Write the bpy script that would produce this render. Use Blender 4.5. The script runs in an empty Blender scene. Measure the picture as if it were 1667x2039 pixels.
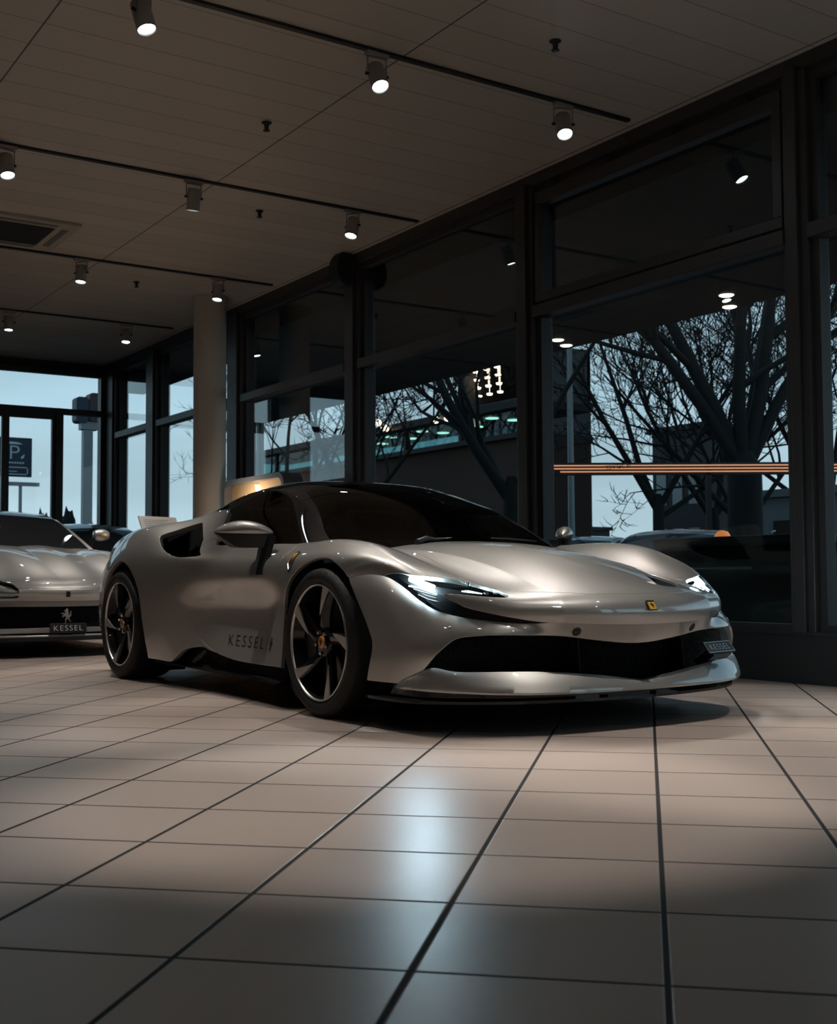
import bpy, bmesh, math, random
import numpy as np
from mathutils import Vector, Matrix
from mathutils.bvhtree import BVHTree
random.seed(7)
C = bpy.context.scene.collection
PI = math.pi

# ------------------------------------------------------------------ materials
def mat(name, col=(.5, .5, .5), rough=.5, metal=0., coat=0., coat_r=.03, emit=None, estr=0., spec=.5, alpha=1., trans=0., ior=1.5):
    m = bpy.data.materials.new(name); m.use_nodes = True
    b = m.node_tree.nodes['Principled BSDF']
    b.inputs['Base Color'].default_value = (*col, 1)
    b.inputs['Roughness'].default_value = rough
    b.inputs['Metallic'].default_value = metal
    b.inputs['Coat Weight'].default_value = coat
    b.inputs['Coat Roughness'].default_value = coat_r
    b.inputs['Specular IOR Level'].default_value = spec
    b.inputs['IOR'].default_value = ior
    b.inputs['Transmission Weight'].default_value = trans
    if emit:
        b.inputs['Emission Color'].default_value = (*emit, 1)
        b.inputs['Emission Strength'].default_value = estr
    return m

def noisy(m, scale=8., amt=.08, rough_amt=.08, bump=0., bscale=None):
    """procedural variation of colour and roughness on a principled material"""
    nt = m.node_tree; b = nt.nodes['Principled BSDF']
    tc = nt.nodes.new('ShaderNodeTexCoord'); n = nt.nodes.new('ShaderNodeTexNoise')
    n.inputs['Scale'].default_value = scale; n.inputs['Detail'].default_value = 4
    nt.links.new(tc.outputs['Object'], n.inputs['Vector'])
    c = b.inputs['Base Color'].default_value
    mx = nt.nodes.new('ShaderNodeMix'); mx.data_type = 'RGBA'
    mx.inputs[6].default_value = (*[v * (1 - amt) for v in c[:3]], 1)
    mx.inputs[7].default_value = (*[min(1, v * (1 + amt)) for v in c[:3]], 1)
    nt.links.new(n.outputs['Fac'], mx.inputs[0]); nt.links.new(mx.outputs[2], b.inputs['Base Color'])
    r = b.inputs['Roughness'].default_value
    mr = nt.nodes.new('ShaderNodeMapRange')
    mr.inputs['To Min'].default_value = max(0, r - rough_amt); mr.inputs['To Max'].default_value = min(1, r + rough_amt)
    nt.links.new(n.outputs['Fac'], mr.inputs['Value']); nt.links.new(mr.outputs['Result'], b.inputs['Roughness'])
    if bump:
        n2 = nt.nodes.new('ShaderNodeTexNoise'); n2.inputs['Scale'].default_value = bscale or scale * 6
        nt.links.new(tc.outputs['Object'], n2.inputs['Vector'])
        bp = nt.nodes.new('ShaderNodeBump'); bp.inputs['Strength'].default_value = bump; bp.inputs['Distance'].default_value = .01
        nt.links.new(n2.outputs['Fac'], bp.inputs['Height']); nt.links.new(bp.outputs['Normal'], b.inputs['Normal'])
    return m

def thin_glass(name, tint=(.8, .85, .85), r0=.04, rough=0., power=5.):
    """thin pane: clear tint plus mirror reflection that grows towards grazing angles, the same from both sides"""
    m = bpy.data.materials.new(name); m.use_nodes = True; nt = m.node_tree; nt.nodes.clear()
    o = nt.nodes.new('ShaderNodeOutputMaterial'); mx = nt.nodes.new('ShaderNodeMixShader')
    t = nt.nodes.new('ShaderNodeBsdfTransparent'); g = nt.nodes.new('ShaderNodeBsdfGlossy'); f = nt.nodes.new('ShaderNodeLayerWeight'); f.inputs['Blend'].default_value = .5
    t.inputs['Color'].default_value = (*tint, 1); g.inputs['Roughness'].default_value = rough
    p = nt.nodes.new('ShaderNodeMath'); p.operation = 'POWER'; p.inputs[1].default_value = power
    q = nt.nodes.new('ShaderNodeMath'); q.operation = 'MULTIPLY_ADD'; q.inputs[1].default_value = 1 - r0; q.inputs[2].default_value = r0
    nt.links.new(f.outputs['Facing'], p.inputs[0]); nt.links.new(p.outputs[0], q.inputs[0]); nt.links.new(q.outputs[0], mx.inputs[0])
    nt.links.new(t.outputs[0], mx.inputs[1]); nt.links.new(g.outputs[0], mx.inputs[2]); nt.links.new(mx.outputs[0], o.inputs[0])
    return m

# ------------------------------------------------------------------ objects
def link(name, me, m=None, parent=None):
    o = bpy.data.objects.new(name, me); C.objects.link(o)
    if m is not None and me is not None:
        if isinstance(m, (list, tuple)):
            for q in m: me.materials.append(q)
        else: me.materials.append(m)
    if parent: o.parent = parent
    return o
def thing(name, label, cat, loc=(0, 0, 0), rotz=0, group=None):
    o = bpy.data.objects.new(name, None); C.objects.link(o)
    o.location = loc; o.rotation_euler = (0, 0, rotz); o['label'] = label; o['category'] = cat
    if group: o['group'] = group
    return o
def tag(o, label, cat, group=None):
    o['label'] = label; o['category'] = cat
    if group: o['group'] = group
    return o
def struct(o): o['kind'] = 'structure'; return o
def copytree(o, parent=None):
    c = o.copy(); C.objects.link(c)
    if parent: c.parent = parent
    for ch in list(o.children): copytree(ch, c)
    return c

class MB:
    """collects simple solids into one mesh"""
    def __init__(s): s.v = []; s.f = []; s.sm = []
    def add(s, v, f, smooth=False):
        b = len(s.v); s.v += [tuple(q) for q in v]; s.f += [tuple(b + i for i in q) for q in f]; s.sm += [smooth] * len(f)
    def box(s, x0, x1, y0, y1, z0, z1, bev=0.):
        if x0 > x1: x0, x1 = x1, x0
        if y0 > y1: y0, y1 = y1, y0
        if z0 > z1: z0, z1 = z1, z0
        if not bev:
            v = [(x, y, z) for x in (x0, x1) for y in (y0, y1) for z in (z0, z1)]
            s.add(v, [(0, 1, 3, 2), (4, 6, 7, 5), (0, 4, 5, 1), (2, 3, 7, 6), (0, 2, 6, 4), (1, 5, 7, 3)])
        else:
            bm = bmesh.new(); bmesh.ops.create_cube(bm, size=1)
            for q in bm.verts: q.co = Vector(((x0 + x1) / 2 + q.co.x * (x1 - x0), (y0 + y1) / 2 + q.co.y * (y1 - y0), (z0 + z1) / 2 + q.co.z * (z1 - z0)))
            bmesh.ops.bevel(bm, geom=bm.edges[:] + bm.verts[:], offset=bev, segments=2, profile=.5, affect='EDGES')
            s.add([q.co for q in bm.verts], [[q.index for q in f.verts] for f in bm.faces]); bm.free()
    def tube(s, pts, r, n=10, cap=True, smooth=True):
        pts = [Vector(p) for p in pts]; R = r if isinstance(r, (list, tuple)) else [r] * len(pts)
        V = []; F = []; up = None
        for i, p in enumerate(pts):
            a = pts[max(i - 1, 0)]; b = pts[min(i + 1, len(pts) - 1)]; d = (b - a)
            d = d.normalized() if d.length > 1e-9 else Vector((0, 0, 1))
            if up is None: up = d.orthogonal().normalized()
            else:
                up = up - d * up.dot(d); up = up.normalized() if up.length > 1e-6 else d.orthogonal().normalized()
            w = d.cross(up)
            for k in range(n):
                t = 2 * PI * k / n; V.append(p + (up * math.cos(t) + w * math.sin(t)) * R[i])
        for i in range(len(pts) - 1):
            for k in range(n):
                k2 = (k + 1) % n; F.append((i * n + k, i * n + k2, (i + 1) * n + k2, (i + 1) * n + k))
        s.add(V, F, smooth)
        if cap:
            s.add(V[:n], [tuple(range(n))[::-1]]); s.add(V[-n:], [tuple(range(n))])
    def lathe(s, prof, center=(0, 0, 0), axis='z', n=48, smooth=True, closed=False, arc=None):
        """prof: list of (radius, height along axis)"""
        V = []; F = []; m = len(prof); cx, cy, cz = center
        for k in range(n):
            t = 2 * PI * k / n; c, q = math.cos(t), math.sin(t)
            for r, h in prof:
                if axis == 'z': V.append((cx + r * c, cy + r * q, cz + h))
                elif axis == 'y': V.append((cx + r * c, cy + h, cz + r * q))
                else: V.append((cx + h, cy + r * c, cz + r * q))
        for k in range(n):
            k2 = (k + 1) % n
            for i in range(m - 1 + (1 if closed else 0)):
                j = (i + 1) % m; F.append((k * m + i, k2 * m + i, k2 * m + j, k * m + j))
        s.add(V, F, smooth)
    def prism(s, poly, a0, a1, axis='x', smooth=False):
        """poly: 2-D outline extruded along axis from a0 to a1; (y,z) for x, (x,z) for y, (x,y) for z"""
        def P(u, v, a): return (a, u, v) if axis == 'x' else (u, a, v) if axis == 'y' else (u, v, a)
        n = len(poly); V = [P(u, v, a0) for u, v in poly] + [P(u, v, a1) for u, v in poly]
        F = [(i, (i + 1) % n, n + (i + 1) % n, n + i) for i in range(n)]
        s.add(V, F, smooth); s.add(V[:n], [tuple(range(n))[::-1]]); s.add(V[n:], [tuple(range(n))])
    def xf(s, M):
        s.v = [tuple(M @ Vector(q)) for q in s.v]; return s
    def mesh(s, name):
        me = bpy.data.meshes.new(name); me.from_pydata(s.v, [], s.f); me.update()
        bm = bmesh.new(); bm.from_mesh(me); bmesh.ops.recalc_face_normals(bm, faces=bm.faces); bm.to_mesh(me); bm.free()
        me.polygons.foreach_set('use_smooth', s.sm); return me
    def build(s, name, m, parent=None): return link(name, s.mesh(name), m, parent)

# ------------------------------------------------------------------ splines and surface patches
def spline_mat(tk, te, lam=0.):
    """matrix taking values at knots tk to a natural cubic spline at te (lam smooths)"""
    tk = np.asarray(tk, float); te = np.asarray(te, float); n = len(tk)
    if n == 2:
        w = (te - tk[0]) / (tk[1] - tk[0]); return np.c_[1 - w, w]
    h = np.diff(tk); Q = np.zeros((n, n - 2)); Rm = np.zeros((n - 2, n - 2))
    for j in range(n - 2):
        Q[j, j] = 1 / h[j]; Q[j + 1, j] = -1 / h[j] - 1 / h[j + 1]; Q[j + 2, j] = 1 / h[j + 1]
        Rm[j, j] = (h[j] + h[j + 1]) / 3
        if j + 1 < n - 2: Rm[j, j + 1] = Rm[j + 1, j] = h[j + 1] / 6
    S = np.eye(n)
    if lam: S = np.linalg.inv(np.eye(n) + lam * Q @ np.linalg.solve(Rm, Q.T))
    G = np.zeros((n, n)); G[1:-1] = np.linalg.solve(Rm, Q.T @ S)
    i = np.clip(np.searchsorted(tk, te) - 1, 0, n - 2); hh = h[i]
    a = (tk[i + 1] - te) / hh; b = (te - tk[i]) / hh
    B = np.zeros((len(te), n)); r = np.arange(len(te))
    B += a[:, None] * S[i] + b[:, None] * S[i + 1]
    B += ((a ** 3 - a) * hh ** 2 / 6)[:, None] * G[i] + ((b ** 3 - b) * hh ** 2 / 6)[:, None] * G[i + 1]
    return B

class Surf:
    """dense patch from key lines; each line is a list of (s, x, y, z)"""
    def __init__(s, lines, s0, s1, du, dv, creases=(), lam=0.):
        nu = int(round(abs(s1 - s0) / du)) + 1; S = np.linspace(s0, s1, nu)
        L = []
        for ln in lines:
            a = np.array(sorted(ln)); L.append(spline_mat(a[:, 0], S, lam) @ a[:, 1:])
        L = np.stack(L, 1)                                   # nu, K, 3
        K = L.shape[1]; d = np.linalg.norm(np.diff(L, axis=1), axis=2).mean(0); t = np.r_[0, np.cumsum(d)]
        V = [0.]
        for k in range(K - 1):
            n = max(1, int(round(d[k] / dv))); V += list(k + np.arange(1, n + 1) / n)
        V = np.array(V); T = np.interp(V, np.arange(K), t)
        M = np.zeros((len(V), K)); br = [0, *creases, K - 1]
        for a, b in zip(br[:-1], br[1:]):
            q = (V >= a) & (V <= b); M[q, :] = 0; M[np.ix_(q, range(a, b + 1))] = spline_mat(t[a:b + 1], T[q])
        P = np.einsum('jk,ikc->ijc', M, L)
        s.S, s.V, s.P = S, V, P
        du_ = np.gradient(P, axis=0); dv_ = np.gradient(P, axis=1); N = np.cross(du_, dv_)
        N /= np.linalg.norm(N, axis=2, keepdims=True) + 1e-12; s.N = N
        s.orient()
    def renormal(s):
        N = np.cross(np.gradient(s.P, axis=0), np.gradient(s.P, axis=1)); s.N = N / (np.linalg.norm(N, axis=2, keepdims=True) + 1e-12); s.orient()
    def orient(s):
        c = s.P.reshape(-1, 3).mean(0); c[1] = 0; c[2] = min(c[2], .45); s.flip = float((s.N * (s.P - c)).sum()) < 0
    def part(s, flip=False):
        flip = s.flip
        nu, nv = s.P.shape[:2]; idx = np.arange(nu * nv).reshape(nu, nv)
        F = np.stack([idx[:-1, :-1], idx[1:, :-1], idx[1:, 1:], idx[:-1, 1:]], -1).reshape(-1, 4)
        SS, VV = np.meshgrid(s.S, s.V, indexing='ij')
        N = s.N
        if flip: F = F[:, ::-1]; N = -N
        A = np.c_[s.P.reshape(-1, 3), N.reshape(-1, 3), SS.ravel(), VV.ravel()]
        return Part(A, [tuple(f) for f in F.tolist()])

def poly_sd(poly, P):
    """signed distance to a closed polygon, negative inside"""
    poly = np.asarray(poly, float); a = poly; b = np.roll(poly, -1, 0); d = np.full(len(P), 1e9); ins = np.zeros(len(P), bool)
    for p, q in zip(a, b):
        e = q - p; w = P - p; t = np.clip((w @ e) / (e @ e + 1e-18), 0, 1)
        d = np.minimum(d, np.hypot(*(w - t[:, None] * e).T))
        c = ((p[1] > P[:, 1]) != (q[1] > P[:, 1]))
        with np.errstate(divide='ignore', invalid='ignore'):
            xs = (q[0] - p[0]) * (P[:, 1] - p[1]) / (q[1] - p[1] + 1e-18) + p[0]
        ins ^= c & (P[:, 0] < xs)
    return np.where(ins, -d, d)
def smooth_poly(poly, n=6, closed=True, keep=()):
    """Catmull-Rom densified outline; indices in keep stay sharp"""
    P = [np.array(p, float) for p in poly]; N = len(P); out = []
    for i in range(N if closed else N - 1):
        p1, p2 = P[i], P[(i + 1) % N]; p0 = P[i - 1] if (closed or i > 0) else p1; p3 = P[(i + 2) % N] if (closed or i + 2 < N) else p2
        if i in keep: p0 = p1
        if (i + 1) % N in keep: p3 = p2
        for k in range(n):
            t = k / n; out.append(tuple(.5 * ((2 * p1) + (p2 - p0) * t + (2 * p0 - 5 * p1 + 4 * p2 - p3) * t * t + (3 * p1 - p0 - 3 * p2 + p3) * t ** 3)))
    if not closed: out.append(tuple(P[-1]))
    return out

class Part:
    def __init__(s, A, F): s.A = A; s.F = F
    @property
    def pos(s): return s.A[:, :3]
    def split(s, fn, gap=0.):
        """cut along fn(A)=0; returns (inside fn<0, outside)"""
        f = fn(s.A)
        if gap: return s._cut(f + gap / 2)[0], s._cut(-(f - gap / 2))[0]
        return s._cut(f)
    def _cut(s, f):
        sg = f < 0; F = s.F; A = list(s.A); new = []; cache = {}; fi = []; fo = []
        base = len(s.A)
        for q in F:
            m = [sg[i] for i in q]
            if all(m): fi.append(q); continue
            if not any(m): fo.append(q); continue
            a = []; b = []; n = len(q)
            for k in range(n):
                i, j = q[k], q[(k + 1) % n]
                (a if sg[i] else b).append(i)
                if sg[i] != sg[j]:
                    key = (i, j) if i < j else (j, i)
                    if key not in cache:
                        t = f[key[0]] / (f[key[0]] - f[key[1]]); t = min(max(t, 0.), 1.)
                        cache[key] = base + len(new); new.append(s.A[key[0]] * (1 - t) + s.A[key[1]] * t)
                    a.append(cache[key]); b.append(cache[key])
            if len(a) > 2: fi.append(tuple(a))
            if len(b) > 2: fo.append(tuple(b))
        AA = np.vstack([s.A, np.array(new)]) if new else s.A
        return Part(AA, fi).compact(), Part(AA, fo).compact()
    def compact(s):
        if not s.F: return Part(np.zeros((0, 8)), [])
        u = sorted({i for f in s.F for i in f}); mp = {i: k for k, i in enumerate(u)}
        return Part(s.A[u], [tuple(mp[i] for i in f) for f in s.F])
    def mirrored(s):
        A = s.A.copy(); A[:, 1] *= -1; A[:, 4] *= -1; return Part(A, [f[::-1] for f in s.F])
    def __add__(s, o):
        b = len(s.A); return Part(np.vstack([s.A, o.A]), s.F + [tuple(b + i for i in f) for f in o.F])
    def offset(s, d): A = s.A.copy(); A[:, :3] += A[:, 3:6] * d; return Part(A, list(s.F))
    def welded(s, tol=1e-5):
        key = {}; mp = []; A = []
        for i, p in enumerate(np.round(s.A[:, :3] / tol).astype(np.int64)):
            k = tuple(p)
            if k not in key: key[k] = len(A); A.append(s.A[i])
            mp.append(key[k])
        F = []
        for f in s.F:
            g = []
            for i in f:
                if mp[i] not in g: g.append(mp[i])
            if len(g) > 2: F.append(tuple(g))
        return Part(np.array(A), F)
    def build(s, name, m, parent=None, thick=.016, bev=.0022):
        A, F = s.A, s.F; N = A[:, 3:6]; N = N / (np.linalg.norm(N, axis=1, keepdims=True) + 1e-12)
        V = A[:, :3].tolist(); Fo = list(F); LN = [N[i] for f in F for i in f]
        if thick:
            E = {}
            for f in F:
                for k in range(len(f)):
                    i, j = f[k], f[(k + 1) % len(f)]
                    if (j, i) in E: E.pop((j, i))
                    else: E[(i, j)] = 1
            tan = {}
            for (i, j) in E:
                e = A[j, :3] - A[i, :3]
                for q in (i, j): tan[q] = tan.get(q, 0) + np.cross(e, N[q])
            r1 = {}; r2 = {}; r3 = {}
            for q, t in tan.items():
                t = t / (np.linalg.norm(t) + 1e-12)
                r1[q] = len(V); V.append((A[q, :3] + t * bev * .7 - N[q] * bev * .35).tolist())
                r2[q] = len(V); V.append((A[q, :3] + t * bev - N[q] * bev * 1.2).tolist())
                r3[q] = len(V); V.append((A[q, :3] + t * bev - N[q] * thick).tolist())
            nn = {q: (tan[q] / (np.linalg.norm(tan[q]) + 1e-12)) for q in tan}
            for (i, j) in E:
                Fo.append((j, i, r1[i], r1[j])); LN += [N[j], N[i], N[i] * .7 + nn[i] * .7, N[j] * .7 + nn[j] * .7]
                Fo.append((r1[j], r1[i], r2[i], r2[j])); LN += [N[j] * .7 + nn[j] * .7, N[i] * .7 + nn[i] * .7, nn[i], nn[j]]
                Fo.append((r2[j], r2[i], r3[i], r3[j])); LN += [nn[j], nn[i], nn[i], nn[j]]
        me = bpy.data.meshes.new(name); me.from_pydata(V, [], Fo); me.update()
        me.polygons.foreach_set('use_smooth', [True] * len(Fo))
        LN = np.array(LN); LN /= np.linalg.norm(LN, axis=1, keepdims=True) + 1e-12
        if len(LN) == len(me.loops): me.normals_split_custom_set(LN.tolist())
        return link(name, me, m, parent)
def bvh(*parts):
    V = []; F = []
    for p in parts:
        b = len(V); V += p.A[:, :3].tolist(); F += [tuple(b + i for i in f) for f in p.F]
    return BVHTree.FromPolygons(V, F)
# ------------------------------------------------------------------ body surfaces of the silver supercar (right half as y>0, mirrored later)
LA = [
 # 0 centre line
 [(1.2,1.150,0,.437),(1.15,1.172,0,.490),(1.08,1.130,0,.550),(1.0,1.045,0,.590),(.85,.87,0,.648),(.7,.69,0,.700),(.5,.48,0,.752),(.3,.28,0,.787),(.1,.1,0,.808),(-.1,-.1,0,.82),(-.35,-.35,0,.83),(-.8,-.8,0,.84),(-1.6,-1.6,0,.88),(-2.2,-2.2,0,.93),(-2.8,-2.8,0,.94),(-3.2,-3.2,0,.92),(-3.45,-3.42,0,.86),(-3.5,-3.50,0,.80)],
 [(1.2,1.134,.24,.441),(1.15,1.154,.24,.494),(1.08,1.113,.24,.549),(1.0,1.03,.24,.587),(.85,.86,.24,.643),(.7,.685,.24,.692),(.5,.478,.24,.741),(.3,.28,.24,.776),(.1,.1,.24,.798),(-.1,-.1,.24,.81),(-.35,-.35,.24,.82),(-.8,-.8,.24,.84),(-1.6,-1.6,.24,.88),(-2.2,-2.2,.24,.93),(-2.8,-2.8,.24,.94),(-3.2,-3.2,.24,.92),(-3.45,-3.41,.24,.86),(-3.5,-3.49,.24,.80)],
 # 2 edge of the raised hood centre
 [(1.2,1.090,.42,.450),(1.15,1.106,.42,.502),(1.08,1.065,.42,.548),(1.0,.985,.42,.580),(.85,.82,.42,.629),(.7,.66,.42,.672),(.5,.46,.42,.714),(.3,.27,.43,.745),(.1,.09,.44,.765),(-.1,-.1,.45,.78),(-.35,-.35,.47,.795),(-.8,-.8,.47,.83),(-1.6,-1.6,.46,.88),(-2.2,-2.2,.46,.93),(-2.8,-2.8,.46,.94),(-3.2,-3.2,.46,.92),(-3.45,-3.38,.46,.86),(-3.5,-3.46,.46,.80)],
 # 3 valley
 [(1.2,1.018,.545,.445),(1.15,1.032,.545,.508),(1.08,.99,.545,.548),(1.0,.91,.545,.575),(.85,.765,.545,.603),(.7,.62,.545,.632),(.5,.44,.545,.671),(.3,.26,.55,.706),(.1,.08,.56,.737),(-.1,-.1,.57,.765),(-.35,-.35,.585,.785),(-.8,-.8,.58,.84),(-1.6,-1.6,.55,.92),(-2.2,-2.2,.56,.94),(-2.8,-2.8,.58,.94),(-3.2,-3.2,.58,.92),(-3.45,-3.36,.58,.86),(-3.5,-3.44,.58,.80)],
 # 4 inner flank of the fender
 [(1.2,.93,.67,.457),(1.15,.938,.67,.522),(1.08,.897,.67,.560),(1.0,.828,.67,.592),(.85,.69,.67,.636),(.7,.565,.67,.674),(.5,.41,.675,.720),(.3,.25,.68,.755),(.1,.08,.685,.777),(-.1,-.1,.69,.788),(-.35,-.35,.70,.798),(-.8,-.8,.68,.86),(-1.6,-1.6,.62,.99),(-2.2,-2.2,.64,.955),(-2.8,-2.8,.69,.945),(-3.2,-3.2,.69,.915),(-3.45,-3.33,.68,.86),(-3.5,-3.41,.68,.80)],
 # 5 crest / buttress ridge
 [(1.2,.795,.785,.484),(1.15,.792,.788,.552),(1.08,.757,.788,.596),(1.0,.702,.788,.632),(.85,.60,.788,.680),(.7,.48,.788,.722),(.5,.36,.79,.763),(.3,.23,.793,.793),(.1,.08,.795,.810),(-.1,-.1,.795,.818),(-.35,-.35,.79,.814),(-.6,-.6,.78,.832),(-1.0,-1.0,.75,.895),(-1.3,-1.3,.71,.965),(-1.6,-1.6,.668,1.035),(-1.8,-1.8,.662,1.038),(-2.1,-2.1,.68,1.004),(-2.4,-2.4,.715,.978),(-2.7,-2.7,.76,.957),(-3.0,-3.0,.79,.925),(-3.25,-3.22,.79,.875),(-3.5,-3.37,.77,.80)],
 # 6 outer shoulder
 [(1.2,.608,.862,.582),(1.15,.598,.864,.628),(1.08,.58,.865,.657),(1.0,.545,.866,.680),(.85,.48,.868,.711),(.7,.40,.872,.737),(.5,.30,.88,.762),(.3,.195,.886,.778),(.1,.07,.89,.787),(-.1,-.1,.89,.784),(-.35,-.35,.885,.770),(-.6,-.6,.882,.766),(-1.0,-1.0,.880,.775),(-1.4,-1.4,.885,.79),(-1.7,-1.7,.89,.812),(-2.0,-2.0,.885,.858),(-2.2,-2.2,.876,.905),(-2.4,-2.4,.868,.932),(-2.65,-2.65,.866,.930),(-2.9,-2.9,.868,.884),(-3.15,-3.13,.85,.80),(-3.5,-3.28,.82,.73)],
 # 7
 [(1.2,.44,.897,.650),(1.15,.435,.900,.668),(1.08,.42,.905,.684),(1.0,.40,.910,.697),(.85,.36,.916,.71),(.7,.31,.926,.72),(.5,.24,.936,.728),(.3,.16,.942,.734),(.1,.05,.946,.737),(-.1,-.1,.945,.735),(-.35,-.35,.935,.728),(-.6,-.6,.928,.722),(-1.0,-1.0,.928,.724),(-1.4,-1.4,.94,.735),(-1.7,-1.7,.952,.748),(-2.0,-2.0,.96,.768),(-2.3,-2.3,.96,.795),(-2.65,-2.65,.957,.80),(-2.9,-2.9,.94,.765),(-3.15,-3.15,.90,.69),(-3.5,-3.32,.85,.62)],
 # 8 waist
 [(1.2,.25,.952,.635),(1.15,.25,.953,.64),(1.0,.24,.955,.645),(.7,.2,.958,.655),(.5,.16,.963,.66),(.3,.11,.966,.662),(.1,.03,.967,.662),(-.1,-.12,.966,.66),(-.35,-.35,.955,.652),(-.6,-.6,.944,.645),(-1.0,-1.0,.942,.645),(-1.4,-1.4,.955,.652),(-1.7,-1.7,.968,.66),(-2.0,-2.0,.98,.67),(-2.3,-2.3,.984,.68),(-2.65,-2.65,.982,.68),(-2.95,-2.95,.96,.64),(-3.2,-3.19,.91,.56),(-3.5,-3.36,.86,.50)],
 # 9
 [(1.2,.2,.958,.5),(.7,.15,.955,.5),(.3,.08,.962,.5),(-.1,-.12,.958,.5),(-.35,-.35,.945,.5),(-.6,-.6,.902,.5),(-1.0,-1.0,.898,.5),(-1.4,-1.4,.922,.5),(-1.7,-1.7,.958,.5),(-2.0,-2.0,.982,.5),(-2.3,-2.3,.986,.5),(-2.65,-2.65,.984,.5),(-2.95,-2.98,.955,.47),(-3.2,-3.22,.90,.42),(-3.5,-3.40,.85,.38)],
 # 10
 [(1.2,.2,.95,.34),(.3,.08,.955,.34),(-.1,-.12,.955,.34),(-.35,-.35,.948,.34),(-.6,-.6,.912,.34),(-1.0,-1.0,.905,.34),(-1.4,-1.4,.918,.34),(-1.7,-1.7,.948,.34),(-2.0,-2.0,.975,.34),(-2.3,-2.3,.982,.34),(-2.65,-2.65,.978,.34),(-2.95,-2.98,.945,.32),(-3.2,-3.2,.89,.30),(-3.5,-3.38,.84,.28)],
 # 11 rocker
 [(1.2,.2,.965,.13),(.3,.08,.965,.13),(-.1,-.12,.965,.13),(-.35,-.35,.972,.13),(-.6,-.6,.955,.13),(-1.0,-1.0,.94,.13),(-1.4,-1.4,.935,.13),(-1.7,-1.7,.95,.13),(-2.0,-2.0,.965,.13),(-2.3,-2.3,.97,.13),(-2.65,-2.65,.965,.13),(-2.95,-2.95,.93,.13),(-3.2,-3.16,.87,.14),(-3.5,-3.34,.82,.15)],
]
def cols(rows):
    """transpose rows of (x,y,z) into lines usable by Surf with s = column index"""
    return [[(float(i), *p) for i, p in enumerate(r)] for r in rows]
LB = cols([
 [(1.138,0,.437),(1.12,.25,.443),(1.072,.42,.447),(1.0,.555,.44),(.925,.66,.452),(.825,.765,.473),(.69,.833,.528),(.575,.864,.592),(.44,.897,.650),(.25,.952,.635),(.12,.962,.62)],
 [(1.108,0,.40),(1.09,.25,.408),(1.052,.42,.415),(1.012,.555,.417),(.968,.665,.42),(.875,.775,.434),(.758,.852,.472),(.64,.896,.53),(.53,.918,.575),(.37,.950,.575),(.24,.962,.56)],
 [(1.085,0,.36),(1.068,.25,.37),(1.04,.42,.382),(1.012,.56,.386),(.975,.67,.385),(.888,.79,.39),(.787,.870,.412),(.68,.915,.45),(.59,.935,.49),(.46,.955,.48),(.34,.965,.47)],
 [(1.07,0,.29),(1.05,.25,.29),(1.02,.42,.30),(.995,.56,.30),(.95,.68,.30),(.885,.80,.31),(.805,.882,.325),(.71,.932,.345),(.62,.95,.36),(.49,.965,.35),(.38,.97,.345)],
 [(1.06,0,.2),(1.04,.25,.2),(1.0,.42,.2),(.955,.56,.2),(.90,.69,.2),(.83,.80,.2),(.77,.875,.2),(.70,.925,.2),(.61,.95,.2),(.46,.965,.2),(.36,.97,.2)],
])
LG = [
 [(-.05,-.02,0,.765),(-.3,-.3,0,.89),(-.6,-.6,0,1.04),(-.9,-.9,0,1.145),(-1.2,-1.2,0,1.197),(-1.5,-1.5,0,1.202),(-1.8,-1.8,0,1.172),(-2.2,-2.2,0,1.092),(-2.6,-2.6,0,1.03),(-3.0,-3.0,0,.96)],
 [(-.05,-.04,.25,.762),(-.3,-.31,.25,.882),(-.6,-.61,.25,1.034),(-.9,-.91,.25,1.139),(-1.2,-1.2,.25,1.192),(-1.5,-1.5,.25,1.197),(-1.8,-1.8,.25,1.166),(-2.2,-2.2,.25,1.085),(-2.6,-2.6,.25,1.022),(-3.0,-3.0,.25,.955)],
 [(-.05,-.14,.49,.765),(-.3,-.39,.48,.878),(-.6,-.66,.46,1.018),(-.9,-.93,.445,1.118),(-1.2,-1.2,.43,1.172),(-1.5,-1.5,.42,1.178),(-1.8,-1.8,.42,1.148),(-2.2,-2.2,.43,1.062),(-2.6,-2.6,.44,.995),(-3.0,-3.0,.45,.93)],
 # 3 pillar and roof rail
 [(-.05,-.28,.705,.785),(-.3,-.47,.675,.885),(-.6,-.69,.635,.996),(-.9,-.92,.60,1.080),(-1.2,-1.2,.575,1.132),(-1.5,-1.5,.565,1.136),(-1.8,-1.8,.565,1.100),(-2.2,-2.2,.575,1.018),(-2.6,-2.6,.58,.955),(-3.0,-3.0,.58,.90)],
 [(-.05,-.33,.76,.78),(-.3,-.49,.738,.842),(-.6,-.70,.712,.912),(-.9,-.92,.69,.965),(-1.2,-1.2,.685,.985),(-1.5,-1.5,.69,.975),(-1.8,-1.8,.675,.965),(-2.2,-2.2,.63,.95),(-2.6,-2.6,.63,.88),(-3.0,-3.0,.62,.84)],
 [(-.05,-.36,.79,.765),(-.3,-.51,.795,.78),(-.6,-.71,.80,.785),(-.9,-.92,.80,.79),(-1.2,-1.2,.805,.79),(-1.5,-1.5,.805,.79),(-1.8,-1.8,.79,.79),(-2.2,-2.2,.72,.79),(-2.6,-2.6,.70,.79),(-3.0,-3.0,.68,.79)],
]

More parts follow.
